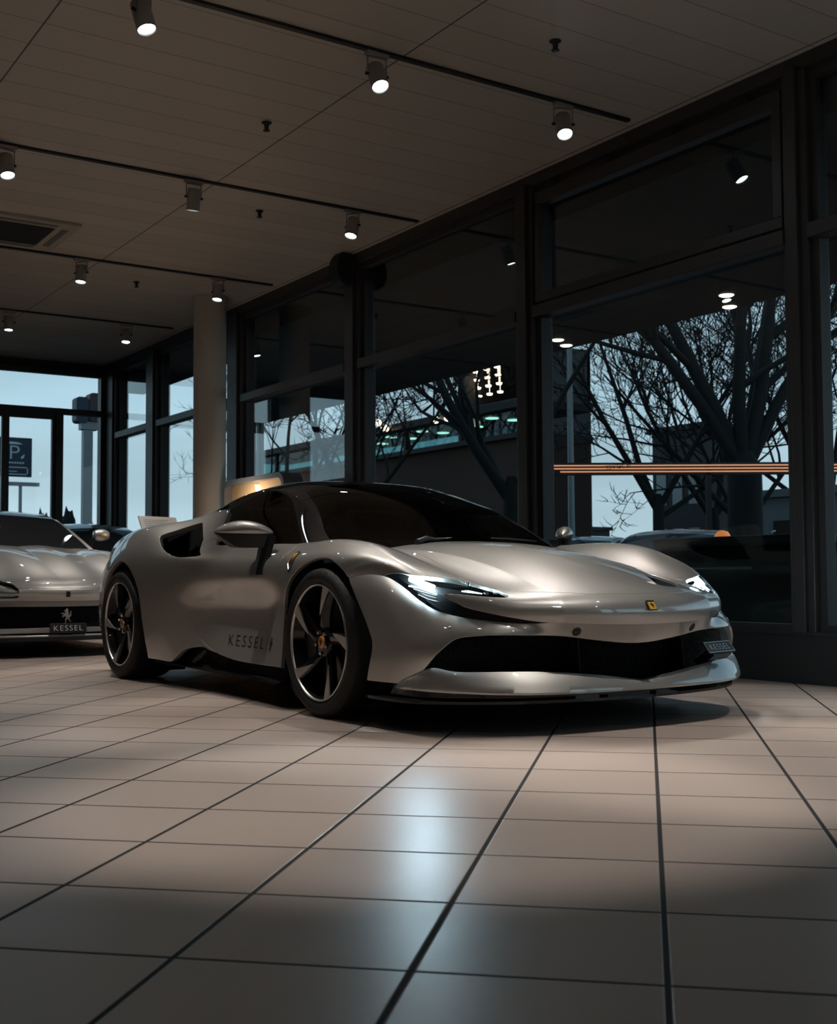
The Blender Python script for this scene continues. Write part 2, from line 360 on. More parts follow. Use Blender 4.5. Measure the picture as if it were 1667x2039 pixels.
def body_surfaces(d=.010):
    A = Surf(LA, -3.5, 1.2, d, d, creases=(2,), lam=1e-5); B = Surf(LB, 0, 10, d * 7, d); G = Surf(LG, -3.0, -.05, d * 1.2, d * 1.2, creases=(3,))
    e = A.P[-1]; k = np.argmax(A.V >= 8) + 1; e = e[:k]; y = B.P[:, 0, 1]
    t = np.stack([np.interp(y, e[:, 1], e[:, 0]), np.minimum(y, 9), np.interp(y, e[:, 1], e[:, 2])], 1)
    rec = .018 * np.clip((.80 - y) / .25, 0, 1) + .002; t[:, 0] -= rec
    dl = t - B.P[:, 0]; dl[y > .952] *= np.clip((.962 - y[y > .952]) / .01, 0, 1)[:, None]
    w = np.clip(1 - B.V / 1.6, 0, 1); w = w * w * (3 - 2 * w)
    B.P += dl[:, None, :] * w[None, :, None]; B.renormal()
    return A, B, G
# ------------------------------------------------------------------ materials of the cars
M = {}
def paint(name, col, rough=.32, metal=.85, flake=.05, coat=1.):
    m = mat(name, col, rough, metal, coat, .02)
    nt = m.node_tree; b = nt.nodes['Principled BSDF']; tc = nt.nodes.new('ShaderNodeTexCoord'); b.inputs['Coat IOR'].default_value = 2.1
    v = nt.nodes.new('ShaderNodeTexVoronoi'); v.inputs['Scale'].default_value = 900
    nt.links.new(tc.outputs['Object'], v.inputs['Vector'])
    mx = nt.nodes.new('ShaderNodeMix'); mx.data_type = 'RGBA'
    mx.inputs[6].default_value = (*[c * (1 - flake) for c in col], 1); mx.inputs[7].default_value = (*[min(1, c * (1 + flake)) for c in col], 1)
    nt.links.new(v.outputs['Color'], mx.inputs[0]); nt.links.new(mx.outputs[2], b.inputs['Base Color'])
    return m
M['silver'] = paint('silver_paint', (.42, .405, .38), .42, .66)
M['gloss'] = noisy(mat('gloss_black', (.004, .004, .005), .5, 0, .8, .02, spec=.05), 5, .2, .03)
M['satin'] = noisy(mat('satin_black', (.012, .012, .013), .45), 20, .2, .1)
M['void'] = noisy(mat('matt_black_plastic', (.004, .004, .0045), .8, spec=.2), 20, .2, .1)
M['glass'] = thin_glass('tinted_car_glass', (.12, .12, .125), .04)
M['lens'] = thin_glass('headlight_glass', (.80, .84, .84), .035)
M['rubber'] = noisy(mat('tyre_rubber', (.012, .012, .012), .62, spec=.35), 40, .2, .1, .15, 160)
M['alloy'] = noisy(mat('machined_alloy', (.72, .70, .67), .38, 1.), 30, .06, .06)
M['chrome'] = noisy(mat('chrome', (.7, .7, .7), .12, 1.), 10, .03, .03)
M['yellow'] = noisy(mat('yellow_enamel', (.75, .42, .05), .3, 0, 1.), 10, .05, .05)
M['orange'] = noisy(mat('hub_cap_enamel', (.80, .30, .04), .3, 0, 1.), 10, .05, .05)
M['led'] = mat('led_white', (.9, .95, 1.), .3, emit=(.62, .86, 1.), estr=420)
M['led2'] = mat('led_dim', (.9, .95, 1.), .3, emit=(.55, .8, .85), estr=5)
M['disc'] = noisy(mat('brake_disc', (.09, .085, .08), .35, .9), 30, .1, .1)
M['letter'] = noisy(mat('black_vinyl', (.01, .01, .01), .4), 30, .1, .05)
M['white'] = noisy(mat('white_print', (.75, .76, .76), .5), 30, .03, .05)
M['red'] = noisy(mat('red_lens', (.35, .01, .01), .15, 0, 1.), 10, .1, .03)
M['leather'] = noisy(mat('dark_leather', (.03, .028, .026), .5), 60, .15, .1)

def honeycomb(name):
    m = mat(name, (.0025, .0025, .0025), .5, spec=.15); nt = m.node_tree; b = nt.nodes['Principled BSDF']
    tc = nt.nodes.new('ShaderNodeTexCoord'); mp = nt.nodes.new('ShaderNodeMapping'); mp.inputs['Scale'].default_value = (1, 75, 110)
    v = nt.nodes.new('ShaderNodeTexVoronoi'); v.feature = 'DISTANCE_TO_EDGE'; v.inputs['Scale'].default_value = 1; v.inputs['Randomness'].default_value = .25
    bp = nt.nodes.new('ShaderNodeBump'); bp.inputs['Strength'].default_value = 1; bp.inputs['Distance'].default_value = .02; bp.invert = True
    nt.links.new(tc.outputs['Object'], mp.inputs['Vector']); nt.links.new(mp.outputs['Vector'], v.inputs['Vector'])
    nt.links.new(v.outputs['Distance'], bp.inputs['Height']); nt.links.new(bp.outputs['Normal'], b.inputs['Normal']); return m
M['mesh'] = honeycomb('grille_honeycomb')
HORSE = [(.42,1.0),(.50,.97),(.55,.90),(.66,.86),(.68,.80),(.60,.78),(.56,.74),(.60,.66),(.72,.70),(.86,.66),(.93,.70),(.90,.62),(.76,.60),(.66,.56),(.78,.52),(.82,.42),(.76,.36),(.74,.44),(.64,.46),(.54,.44),
         (.52,.36),(.60,.28),(.56,.14),(.62,.02),(.54,.0),(.50,.10),(.50,.24),(.40,.32),(.36,.24),(.24,.18),(.22,.06),(.14,.04),(.16,.20),(.26,.30),(.24,.40),(.16,.44),(.10,.56),(.14,.70),(.08,.80),(.16,.78),(.22,.66),(.20,.54),(.26,.52),(.32,.62),(.36,.74),(.34,.84),(.38,.94)]
HORSE = [(x, z) for x, z in HORSE]

def text_mesh(txt, h, width=None, extrude=.0008, spacing=1.):
    """letters standing in the local x,y plane, baseline at 0, starting at x=0"""
    cu = bpy.data.curves.new('t', 'FONT'); cu.body = txt; cu.size = 1; cu.extrude = 0; cu.offset = -.012; cu.resolution_u = 4; cu.space_character = spacing
    o = bpy.data.objects.new('t', cu); C.objects.link(o); dg = bpy.context.evaluated_depsgraph_get(); dg.update()
    me = bpy.data.meshes.new_from_object(o.evaluated_get(dg)); bpy.data.objects.remove(o); bpy.data.curves.remove(cu)
    V = np.array([v.co[:] for v in me.vertices]); F = [tuple(p.vertices) for p in me.polygons]; bpy.data.meshes.remove(me)
    V[:, 0] -= V[:, 0].min(); V[:, 1] -= V[:, 1].min(); V[:, 1] *= h / V[:, 1].max()
    V[:, 0] *= (width / V[:, 0].max()) if width else h
    return V, F
def flat_text(name, txt, h, width, m, M4, parent=None, spacing=1.):
    V, F = text_mesh(txt, h, width, spacing=spacing)
    me = bpy.data.meshes.new(name); me.from_pydata([tuple(M4 @ Vector((v[0], v[1], 0))) for v in V], [], F); me.update()
    return link(name, me, m, parent)

# ------------------------------------------------------------------ wheels (axle along y, outer face towards -y)
def make_wheel(parent, cx, cy, r, w, rr, phase, rim_r, spoke_dir=1, name='wheel'):
    """cy is the outer face; sgn -1 faces -y"""
    wh = bpy.data.objects.new(name, None); C.objects.link(wh); wh.parent = parent; wh.location = (cx, cy, r)
    y = lambda d: d     # d = depth inwards (+y)
    t = MB()
    prof = [(rim_r - .004, .012), (rim_r + .012, .002), (rim_r + (r - rim_r) * .45, -.006), (r - .022, .004), (r - .007, .018), (r - .001, .04), (r, w * .5), (r - .001, w - .04), (r - .01, w - .015), (rim_r + .02, w), (rim_r - .01, w - .01)]
    t.lathe(prof, (0, 0, 0), 'y', 96)
    ty = t.build('tyre', M['rubber'], wh)
    g = MB()                                                  # sidewall ribs
    for k in range(120):
        a = 2 * PI * k / 120; c, s_ = math.cos(a), math.sin(a); c2, s2 = math.cos(a + .02), math.sin(a + .02)
        r0, r1 = r - .018, r - .004
        g.add([(r0 * c, .0058, r0 * s_), (r1 * c, .0262, r1 * s_), (r1 * c2, .0262, r1 * s2), (r0 * c2, .0058, r0 * s2),
               (r0 * c, .012, r0 * s_), (r1 * c, .034, r1 * s_), (r1 * c2, .034, r1 * s2), (r0 * c2, .012, r0 * s2)],
              [(0, 1, 2, 3), (0, 4, 5, 1), (3, 2, 6, 7), (1, 5, 6, 2)])
    g.build('shoulder_rib', M['rubber'], ty)['kind'] = 'stuff'
    b = MB(); b.lathe([(rim_r - .012, .012), (rim_r - .018, .03), (rim_r - .03, .06), (rim_r - .045, .10), (rim_r - .05, w - .03), (rim_r - .01, w - .01)], (0, 0, 0), 'y', 96)
    rim = b.build('rim_barrel', M['gloss'], wh)
    l = MB(); l.lathe([(rim_r - .0135, .014), (rim_r - .012, .0055), (rim_r - .007, .0035), (rim_r - .0035, .006), (rim_r - .003, .014)], (0, 0, 0), 'y', 128)
    l.build('rim_edge', M['alloy'], wh)
    d = MB(); d.lathe([(.05, .09), (.185, .09), (.19, .095), (.19, .118), (.05, .118)], (0, 0, 0), 'y', 64)
    d.build('brake_disc', M['disc'], wh)
    cal = MB()
    pr = []
    for a0 in np.linspace(PI * .78, PI * 1.22, 10): pr.append((.215 * math.cos(a0), .215 * math.sin(a0)))
    for a0 in np.linspace(PI * 1.22, PI * .78, 10): pr.append((.125 * math.cos(a0), .125 * math.sin(a0)))
    cal.prism(pr, .062, .135, 'y')
    ca = cal.build('brake_caliper', M['satin'], wh)
    # five twisted spokes
    for k in range(5):
        a = phase + k * 2 * PI / 5
        sp = MB(); rings = []; n = 28
        for i in range(n):
            u = i / (n - 1); rad = .03 + u * (rim_r - .012 - .03)
            ang = a + spoke_dir * .30 * (1 - u) ** 1.2
            wd = .030 + .020 * u ** 1.5 + .012 * (1 - u) ** 3       # half width
            dep = .036 - .026 * u ** .8 if u > .15 else .036
            c, s_ = math.cos(ang), math.sin(ang); tx, tz = -s_, c
            # cross section: broad slanted face, sharp blade edge on one side
            pts = [(-wd, dep + .030), (-wd * .55, dep + .012), (-wd * .05, dep), (wd * .62, dep), (wd * .80, dep + .005), (wd * .9, dep + .034), (wd * .2, dep + .042), (-wd * .6, dep + .045)]
            rings.append([(rad * c + q * tx, h, rad * s_ + q * tz) for q, h in pts])
        V = [p for r_ in rings for p in r_]; m = 8
        F = [(i * m + j, i * m + (j + 1) % m, (i + 1) * m + (j + 1) % m, (i + 1) * m + j) for i in range(n - 1) for j in range(m)]
        F += [tuple(range(m)), tuple(range((n - 1) * m, n * m))]
        sp.add(V, F, True); so = sp.build('spoke', M['gloss'], wh)
        # machined blade: pointed inner end, full width at the rim
        bl = MB(); q0 = 6 if False else int(n * .42); top = []; bot = []
        V = []; F = []
        js = list(range(q0, n))
        for i in js:
            u = i / (n - 1); f = (u - q0 / (n - 1)) / (1 - q0 / (n - 1))
            R_ = rings[i]; pa, pb = np.array(R_[2]), np.array(R_[3])
            ext = (pb - pa); e = ext / np.linalg.norm(ext)
            A_ = pb - e * (.002 + .052 * f ** .85) ; B_ = pb + e * .001
            V += [(A_[0], A_[1] - .0040, A_[2]), (B_[0], B_[1] - .0040, B_[2]), (B_[0], B_[1] + .004, B_[2]), (A_[0], A_[1] + .004, A_[2])]
        for i in range(len(js) - 1):
            for j in range(4): F.append((i * 4 + j, i * 4 + (j + 1) % 4, (i + 1) * 4 + (j + 1) % 4, (i + 1) * 4 + j))
        F += [(0, 1, 2, 3), tuple(range(len(V) - 4, len(V)))]
        bl.add(V, F); o = bl.build('machined_blade', M['alloy'], so); o['label'] = 'bright machined blade on the black spoke'
    h = MB(); h.lathe([(0, .030), (.058, .030), (.068, .036), (.072, .07), (.03, .10)], (0, 0, 0), 'y', 40); hb = h.build('hub', M['gloss'], wh)
    c = MB(); c.lathe([(0, .0235), (.026, .0235), (.0295, .026), (.030, .032)], (0, 0, 0), 'y', 32); cp = c.build('hub_cap', M['orange'], hb); cp['label'] = 'yellow orange hub cap with black horse'
    hs = MB(); hs.prism([((x - .48) * .034, (z - .5) * .042) for x, z in HORSE], .0225, .0236, 'y'); hs.build('horse_emblem', M['letter'], hb)
    for k in range(5):
        a = phase + .25 + (k + .5) * 2 * PI / 5; bo = MB()
        bo.lathe([(0, .018), (.007, .018), (.0095, .022), (.0095, .04)], (.051 * math.cos(a), 0, .051 * math.sin(a)), 'y', 6, smooth=False); bo.build('wheel_bolt', M['chrome'], hb)
    return wh

# ------------------------------------------------------------------ the silver supercar
def build_car():
    car = thing('sports_car', 'large silver two-seat supercar with black roof in the foreground, headlights lit', 'car')
    A, B, G = body_surfaces()
    pa, pb, pg = A.part(), B.part(), G.part()
    xz = lambda D: D[:, [0, 2]]
    sv = lambda D: D[:, 6:8]
    side = lambda poly, ymin=.6: (lambda D: np.maximum(poly_sd(poly, xz(D)), ymin - D[:, 1]))
    AR_F = smooth_poly([(-.372,.02),(-.372,.21),(-.385,.333),(-.388,.446),(-.36,.545),(-.293,.622),(-.18,.687),(-.074,.723),(.032,.733),(.145,.712),(.247,.655),(.335,.562),(.45,.43),(.492,.346),(.45,.205),(.42,.02)], 6, True, (0, 15))
    AR_R = smooth_poly([(-3.09,.02),(-3.09,.25),(-3.06,.42),(-2.95,.58),(-2.80,.696),(-2.602,.75),(-2.403,.694),(-2.252,.56),(-2.19,.378),(-2.153,.261),(-2.118,.165),(-2.08,.02)], 6, True, (0, 11))
    for q in (AR_F, AR_R):
        pa = pa.split(side(q))[1]; pb = pb.split(side(q))[1]
    SILL = smooth_poly([(-3.6,.16),(-2.118,.160),(-1.826,.155),(-1.753,.172),(-1.632,.232),(-1.51,.252),(-1.387,.258),(-1.282,.241),(-.912,.207),(-.363,.208),(.2,.208)], 5, False) + [(.2, -.2), (-3.6, -.2)]
    pa = pa.split(side(SILL, .7))[1]
    # reflectors for later queries
    T = bvh(A.part())
    def on_side(x, z, off=.0):
        h = T.ray_cast(Vector((x, 1.6, z)), Vector((0, -1, 0)))
        return (h[0] + h[1] * off * (1 if h[1].y > 0 else -1)) if h[0] else Vector((x, .93, z))
    # cabin opening
    CAB = [(-.10,-.5),(-.10,0),(-.18,2),(-.27,3.6),(-.33,4.6),(-.37,5.2),(-.45,5.36),(-.6,5.42),(-.78,5.56),(-1.07,5.70),(-1.30,5.80),(-1.395,5.82),(-1.43,5.70),(-1.455,5.52),(-1.52,5.33),(-1.60,5.05),(-1.66,4.93),(-2.0,4.86),(-2.9,4.8),(-2.9,-.5)]
    f_cab = lambda D: poly_sd(CAB, sv(D) * [1, .12] if False else np.c_[D[:, 6], D[:, 7] * .12])
    CAB = [(a, b * .12) for a, b in CAB]
    pa = pa.split(f_cab)[1]
    # side intake behind the door glass
    INT = smooth_poly([(-2.176,6.04),(-2.05,6.35),(-1.886,6.61),(-1.715,6.80),(-1.58,6.62),(-1.485,6.435),(-1.47,6.25),(-1.60,5.75),(-1.82,5.42),(-1.90,5.46),(-2.01,5.577),(-2.133,5.86)], 5, True, (0, 7, 8))
    INT = [(a, b * .12) for a, b in INT]
    pa = pa.split(lambda D: poly_sd(INT, np.c_[D[:, 6], D[:, 7] * .12]))[1]
    # headlight and the slit below it
    LAMP = smooth_poly([(1.162,6.70),(.995,5.209),(.929,4.489),(.885,3.85),(.907,3.52),(.971,3.33),(1.05,3.316),(1.073,3.48),(1.083,3.782),(1.10,4.355),(1.128,5.05)], 5, False, ()) 
    SLIT = smooth_poly([(1.128,5.05),(1.146,4.95),(1.156,4.741),(1.166,4.52),(1.176,3.89),(1.186,3.1),(1.197,2.35),(1.202,2.0)], 4, False)
    LS = [(a, b * .12) for a, b in LAMP + SLIT + [(1.3, 1.8), (1.3, 7.0), (1.2, 6.9)]]
    f_ls = lambda D: poly_sd(LS, np.c_[D[:, 6], D[:, 7] * .12])
    lampslit, pa = pa.split(f_ls)
    f_low = lambda D: np.where(D[:, 7] > 4.78, -.05, .05) + 0 * D[:, 6]
    glass, slit = lampslit.split(lambda D: (4.72 - D[:, 7]) * .12 + np.maximum(0, 0) if False else np.minimum((4.80 - D[:, 7]) * .12, (D[:, 6] - 1.118)))
    # hood, nose, fender, door, quarter
    HOOD = [(1.054,-.6),(1.054,0),(1.049,1.07),(1.012,2.12),(.986,3.02),(.95,3.38),(.905,3.52),(.885,3.78),(.866,3.68),(.72,3.38),(.567,3.08),(.41,2.78),(.264,2.49),(.06,2.25),(-.2,2.25),(-.7,2.5),(-.7,-.6)]
    HOOD = [(a, b * .12) for a, b in HOOD]
    hood, pa = pa.split(lambda D: poly_sd(HOOD, np.c_[D[:, 6], D[:, 7] * .12]), .0045)
    # hood vent on both sides
    nose, pa = pa.split(lambda D: -(D[:, 6] - np.interp(D[:, 7], [0, 3.1, 3.3, 3.8, 4.49, 5.2, 6.66, 7.5], [.98, .96, .965, .88, .93, .995, 1.163, 1.24])))
    DOOR_F = [(-.432,.85),(-.432,.677),(-.436,.623),(-.445,.516),(-.43,.37),(-.40,.209),(-.40,.0)]
    DOOR_R = smooth_poly([(-1.50,.86),(-1.60,.80),(-1.689,.758),(-1.713,.70),(-1.718,.622),(-1.706,.53),(-1.648,.461),(-1.564,.363),(-1.391,.28),(-1.177,.224),(-1.05,.195)], 5, False)
    front, rest = pa.split(lambda D: np.interp(D[:, 2], [p[1] for p in DOOR_F][::-1], [p[0] for p in DOOR_F][::-1]) - D[:, 0], .004)
    DR = [(-1.05, .195), (-.2, .1), (-.2, 1.2), (-1.35, 1.2), (-1.35, .86)] + DOOR_R[:0]
    DP = DOOR_R + [(-1.05, .1), (-.2, .1), (-.2, 1.2), (-1.38, 1.2), (-1.40, .86)]
    door, quarter = rest.split(lambda D: poly_sd(DP, xz(D)), .004)
    out = {}
    def both(name, part, m, thick=.016, label=None, bev=.0022):
        for sgn, q in ((-1, part.mirrored()), (1, part)):
            o = q.build(name, m, car, thick, bev)
            if label: o['label'] = label
            out[(name, sgn)] = o
    def one(name, part, m, thick=.016, bev=.0022):
        q = (part + part.mirrored()).welded(); o = q.build(name, m, car, thick, bev); out[name] = o; return o
    VENT = smooth_poly([(.56,.425),(.70,.445),(.83,.435),(.93,.39),(.99,.335),(1.015,.255),(1.0,.205),(.92,.235),(.80,.305),(.68,.375)], 5, True, (0,))
    f_v = lambda D: poly_sd(VENT, D[:, :2])
    vent, hood_l = hood.split(f_v)
    hood_r = hood.mirrored()
    (hood_l + hood_r).welded().build('hood', M['silver'], car, .014)
    vent.offset(-.045).build('hood_vent', M['void'], car, 0)
    one('nose_panel', nose, M['silver'], .012)
    both('front_fender', front, M['silver'], .02); both('door', door, M['silver'], .02); both('rear_quarter_panel', quarter, M['silver'], .03)
    # bumper below the slit
    GR = smooth_poly([(-.6,2.03),(.3,2.06),(1.0,1.84),(1.739,1.615),(2.8,1.56),(4.0,1.46),(4.57,1.60),(5.08,1.934),(5.65,2.75),(6.207,3.511),(6.75,3.96),(7.0,4.2),(7.0,4.6),(-.6,4.6)], 5, True, (0, 11, 12, 13))
    GR = [(a * .1, b * .1) for a, b in GR]
    hole, bump = pb.split(lambda D: poly_sd(GR, D[:, 6:8] * .1))
    bump = bump.split(lambda D: (.204 - D[:, 2]))[0]
    bump = bump.split(lambda D: np.where(D[:, 6] < 3, D[:, 7] - 2.2, -1.))[0] if False else bump
    one('front_bumper', bump, M['silver'], .012)
    # dark liner behind the grille, the slits and the lamps
    ln = hole.offset(-.06).split(lambda D: .17 - D[:, 2])[0]
    q = (ln + ln.mirrored()).build('grille_mesh', M['mesh'] if 'mesh' in M else M['void'], car, 0)
    both('headlight_housing', lampslit.offset(-.045), M['lampback'] if 'lampback' in M else M['void'], 0)
    both('bumper_slit', slit.offset(-.012), M['void'], 0)
    both('headlight_lens', glass.offset(-.002), M['lens'], .004, bev=.001)
    # canopy
    f_g = lambda poly: (lambda D: poly_sd([(a, b * .15) for a, b in poly], np.c_[D[:, 6], D[:, 7] * .15]))
    WS = [(.0,-.6),(.0,3.05),(-.26,3.0),(-.43,2.86),(-.62,2.72),(-.80,2.6),(-.90,2.5),(-.97,2.1),(-1.0,1.0),(-1.0,-.6)]
    SW = smooth_poly([(-.30,4.6),(-.37,4.341),(-.56,3.9),(-.76,3.5),(-.86,3.28),(-.955,3.14),(-1.05,3.09),(-1.28,3.08),(-1.48,3.28),(-1.62,3.45),(-1.74,3.66),(-1.72,4.0),(-1.69,4.3),(-1.66,5.4),(-.25,5.4)], 4, True, (0, 12, 13, 14))
    pg = pg.split(lambda D: np.maximum(D[:, 6] + 1.78, 3.15 - D[:, 7]))[1]
    ws, g = pg.split(f_g(WS), .003); sw, g = g.split(f_g(SW), .003)
    rg, g = g.split(lambda D: np.maximum(D[:, 6] + 2.0, D[:, 7] - 2.4), .003)
    one('windscreen', ws, M['glass'], .004, .001); both('side_window', sw, M['glass'], .004, bev=.001)
    one('roof', g, M['gloss'], .012); one('engine_cover', rg, M['gloss'], .012)
    # inner shell: cabin floor and bulkheads so that nothing shows through
    ib = MB(); ib.box(-2.9, .75, -.70, .70, .135, .42); ib.box(-3.25, -1.75, -.62, .62, .42, .86); ib.box(-.50, .60, -.62, .62, .42, .58)
    for s_ in (-1, 1): ib.box(-1.8, -.42, s_ * .70, s_ * .86, .15, .60)
    for s_ in (-1, 1): ib.prism([(-1.5, .42), (-1.5, 1.03), (-1.95, 1.025), (-2.4, .975), (-2.75, .92), (-2.75, .42)], s_ * .545, s_ * .60, 'y'); ib.box(-2.3, -1.40, s_ * .60, s_ * .84, .40, .70)
    ib.build('chassis', M['void'], car)
    for s_ in (-1, 1):                                    # intake duct walls
        d = MB(); d.add([(-1.45, s_ * .90, .74), (-2.25, s_ * .93, .74), (-2.25, s_ * .66, .74), (-1.45, s_ * .62, .74),
                         (-1.45, s_ * .62, 1.0), (-2.25, s_ * .62, .97), (-2.22, s_ * .93, .80), (-2.22, s_ * .66, .93)],
                        [(0, 1, 2, 3), (3, 2, 5, 4), (1, 6, 7, 2)])
        d.build('side_intake', M['void'], car)
    # wheel wells
    for s_ in (-1, 1):
        for cx, r, x0 in ((.05, .46, .5), (-2.62, .455, .48)):
            w = MB(); V = []; F = []; n = 28
            for i in range(n + 1):
                a = -0.25 * PI + i * 1.5 * PI / n
                for yy in (.925, .66): V.append((cx + r * math.cos(a), s_ * yy, .33 + r * .82 * math.sin(a)))
            F = [(2 * i, 2 * i + 1, 2 * i + 3, 2 * i + 2) for i in range(n)]
            V2 = [(cx + r * math.cos(-.25 * PI + i * 1.5 * PI / n), s_ * .66, .33 + r * .82 * math.sin(-.25 * PI + i * 1.5 * PI / n)) for i in range(n + 1)]
            w.add(V, F, True); w.add(V2, [tuple(range(n + 1))]); w.build('wheel_arch_liner', M['void'], car)
    # sills
    for s_ in (-1, 1):
        k = MB()
        st = [(-.40, .955, .118, .250), (-.7, .935, .120, .262), (-1.0, .915, .122, .272), (-1.3, .905, .125, .285), (-1.6, .915, .13, .285), (-1.85, .935, .135, .22), (-2.02, .95, .138, .17)]
        V = []; m_ = 7
        for x, yo, z0, z1 in st:
            for dy, z in ((-.30, z0), (.012, z0), (.018, z0 + .004), (.014, z0 + .010), (-.045, z0 + .022), (-.055, z1 - .02), (-.12, z1)): V.append((x, s_ * (yo + dy), z))
        F = [(i * m_ + j, (i + 1) * m_ + j, (i + 1) * m_ + j + 1, i * m_ + j + 1) for i in range(len(st) - 1) for j in range(m_ - 1)]
        F += [tuple(range(m_)), tuple(range(len(V) - m_, len(V)))]
        k.add(V, F); k.build('side_skirt', M['gloss'], car)
    # splitter: painted blade with kicked-up ends, black floor below it
    LE = [(0,1.145,.172),(.30,1.132,.173),(.50,1.10,.174),(.64,1.045,.176),(.76,.965,.180),(.84,.895,.184),(.90,.825,.188),(.935,.765,.192),(.95,.70,.196),(.945,.66,.198)]
    BE = [(0,1.105,.203),(.28,1.088,.236),(.47,1.042,.252),(.64,.975,.256),(.76,.91,.256),(.83,.858,.262),(.868,.812,.272),(.892,.775,.262),(.91,.73,.235),(.915,.675,.205)]
    def spl(P, n=14):
        a = np.array(P); t = np.r_[0, np.cumsum(np.hypot(*np.diff(a[:, :2], axis=0).T))]; te = np.linspace(0, t[-1], n * (len(P) - 1) + 1); return spline_mat(t / t[-1], te / t[-1]) @ a
    le, be = spl(LE), spl(BE)
    V = []; K = 9; NN = len(le)
    full = [(-1, i) for i in range(NN - 1, 0, -1)] + [(1, i) for i in range(NN)]
    for s_, i in full:
        L_, B_ = le[i], be[i]; L3 = np.array([L_[1], s_ * L_[0], L_[2]]); B3 = np.array([B_[1], s_ * B_[0], B_[2]])
        dn = np.array([0, 0, 1.])
        bul = .006 + .012 * min(1, max(0, (L_[0] - .70) / .15))
        for t in (0, .25, .5, .75, 1.): V.append(tuple(L3 * (1 - t) + B3 * t + dn * (bul * math.sin(PI * t))))
        V.append(tuple(B3 + [-.03, 0, -.01])); V.append(tuple(B3 + [-.035, 0, -.05])); V.append(tuple(L3 + [-.02, 0, -.012])); V.append(tuple(L3 + [-.003, 0, -.009]))
    F = [(i * K + j, i * K + (j + 1) % K, (i + 1) * K + (j + 1) % K, (i + 1) * K + j) for i in range(len(full) - 1) for j in range(K)] + [tuple(range(K)), tuple(range(len(V) - K, len(V)))]
    k = MB(); k.add(V, F, True); o = k.build('front_splitter', M['silver'], car)
    md = o.modifiers.new('edge', 'EDGE_SPLIT'); md.split_angle = math.radians(50)
    out_ = [(.30,.90),(.42,.945),(.62,.945),(.74,.915),(.84,.84),(.94,.72),(1.02,.56),(1.07,.36),(1.10,.15),(1.105,0)]
    oo = smooth_poly(out_, 4, False); oo = oo + [(x, -y) for x, y in oo[::-1][1:]] 
    k = MB(); k.prism(oo, .125, .137, 'z'); k.prism([(.30 + (x - .30) * .93, y * .93) for x, y in oo], .137, .20, 'z'); k.build('front_floor', M['gloss'], car)
    for s_ in (-1, 1):                                    # air guides in the side grilles
        for yy, xx in ((.30, 1.02),):
            k = MB(); k.prism([(xx - .25, .19), (xx + .04, .20), (xx + .02, .385), (xx - .25, .40)], s_ * yy - .006, s_ * yy + .006, 'y'); k.build('grille_vane', M['void'], car)
    # front plate
    pl = MB(); pl.box(-.004, .004, -.148, .148, -.038, .038, .003); po = pl.build('front_plate', M['satin'], car); 
    po.scale = (.8, .8, .8); po.location = (1.06, .515, .318); po.rotation_euler = (0, math.radians(-36), math.radians(14)); po['label'] = 'black dealer plate with white lettering'
    fr = MB()
    for a, b, c, d in ((-.146, .146, .031, .034), (-.146, .146, -.034, -.031), (-.146, -.143, -.034, .034), (.143, .146, -.034, .034)): fr.box(.0042, .0052, a, b, c, d)
    fr.build('plate_frame', M['alloy'], po)
    flat_text('plate_lettering', 'KESSEL', .036, .215, M['white'], Matrix.Translation((.0052, -.105, -.018)) @ Matrix(((0, 0, 1, 0), (1, 0, 0, 0), (0, 1, 0, 0), (0, 0, 0, 1))), po, 1.2)
    pb_ = MB(); pb_.box(-.05, -.004, -.10, .10, -.05, -.03); pb_.box(-.16, -.004, -.03, .03, -.03, .02); pb_.build('plate_bracket', M['satin'], po)
    # lamp internals
    LT = bvh(lampslit)
    for s_ in (-1, 1):
        def at(s0, v0, dep):
            D = lampslit.A; i = np.argmin((D[:, 6] - s0) ** 2 + ((D[:, 7] - v0) * .12) ** 2); p = D[i, :3] - D[i, 3:6] * dep; return Vector((p[0], s_ * p[1], p[2])), Vector((D[i, 3], s_ * D[i, 4], D[i, 5]))
        e = MB()
        P = [at(a, b, .028)[0] for a, b in ((1.135, 6.0), (1.11, 5.72), (1.085, 5.42), (1.065, 5.12))]
        e.tube(P, [.009, .013, .013, .011], 12); o = e.build('led_module', M['led'], car); o['label'] = 'glowing white headlight module'
        e = MB(); P = [at(a, b, .018)[0] for a, b in ((1.03, 4.45), (1.01, 4.15), (1.0, 3.85))]; e.tube(P, [.002, .005, .002], 8); e.build('led_module', M['led2'], car)
        for k in range(5):
            e = MB(); f = k / 4
            P = [at(a, b, .016)[0] for a, b in ((1.172 + .018 * f, 5.95 - .25 * f), (1.155 + .03 * f, 5.55 - .15 * f), (1.142 + .038 * f, 5.2 - .08 * f))]
            e.tube(P, .0022, 6); e.build('lamp_fin', M['disc'], car)
        e = MB(); P = [at(a, b, .012)[0] for a, b in ((1.178, 6.05), (1.155, 5.65), (1.135, 5.2))]; e.tube(P, .0026, 6); e.build('daytime_running_light', M['led2'], car)
        for a, b in ((.995, 3.6),):
            e = MB(); p, n_ = at(a, b, .02); e.lathe([(0, 0), (.006, 0), (.009, .004), (.010, .015)], (0, 0, 0), 'x', 16); o = e.build('projector', M['chrome'], car)
            o.location = p; o.rotation_euler = (0, math.radians(200), 0)
    # badges
    bd = MB(); bd.box(-.0015, .003, -.028, .028, -.031, .031, .003); bo = bd.build('nose_badge', M['letter'], car); bo.location = (1.166, 0, .516); bo.rotation_euler = (0, math.radians(-35), 0); bo.scale = (1, .85, .80)
    bd = MB(); bd.box(.003, .0038, -.023, .023, -.027, .018); f_ = bd.build('badge_field', M['yellow'], bo)
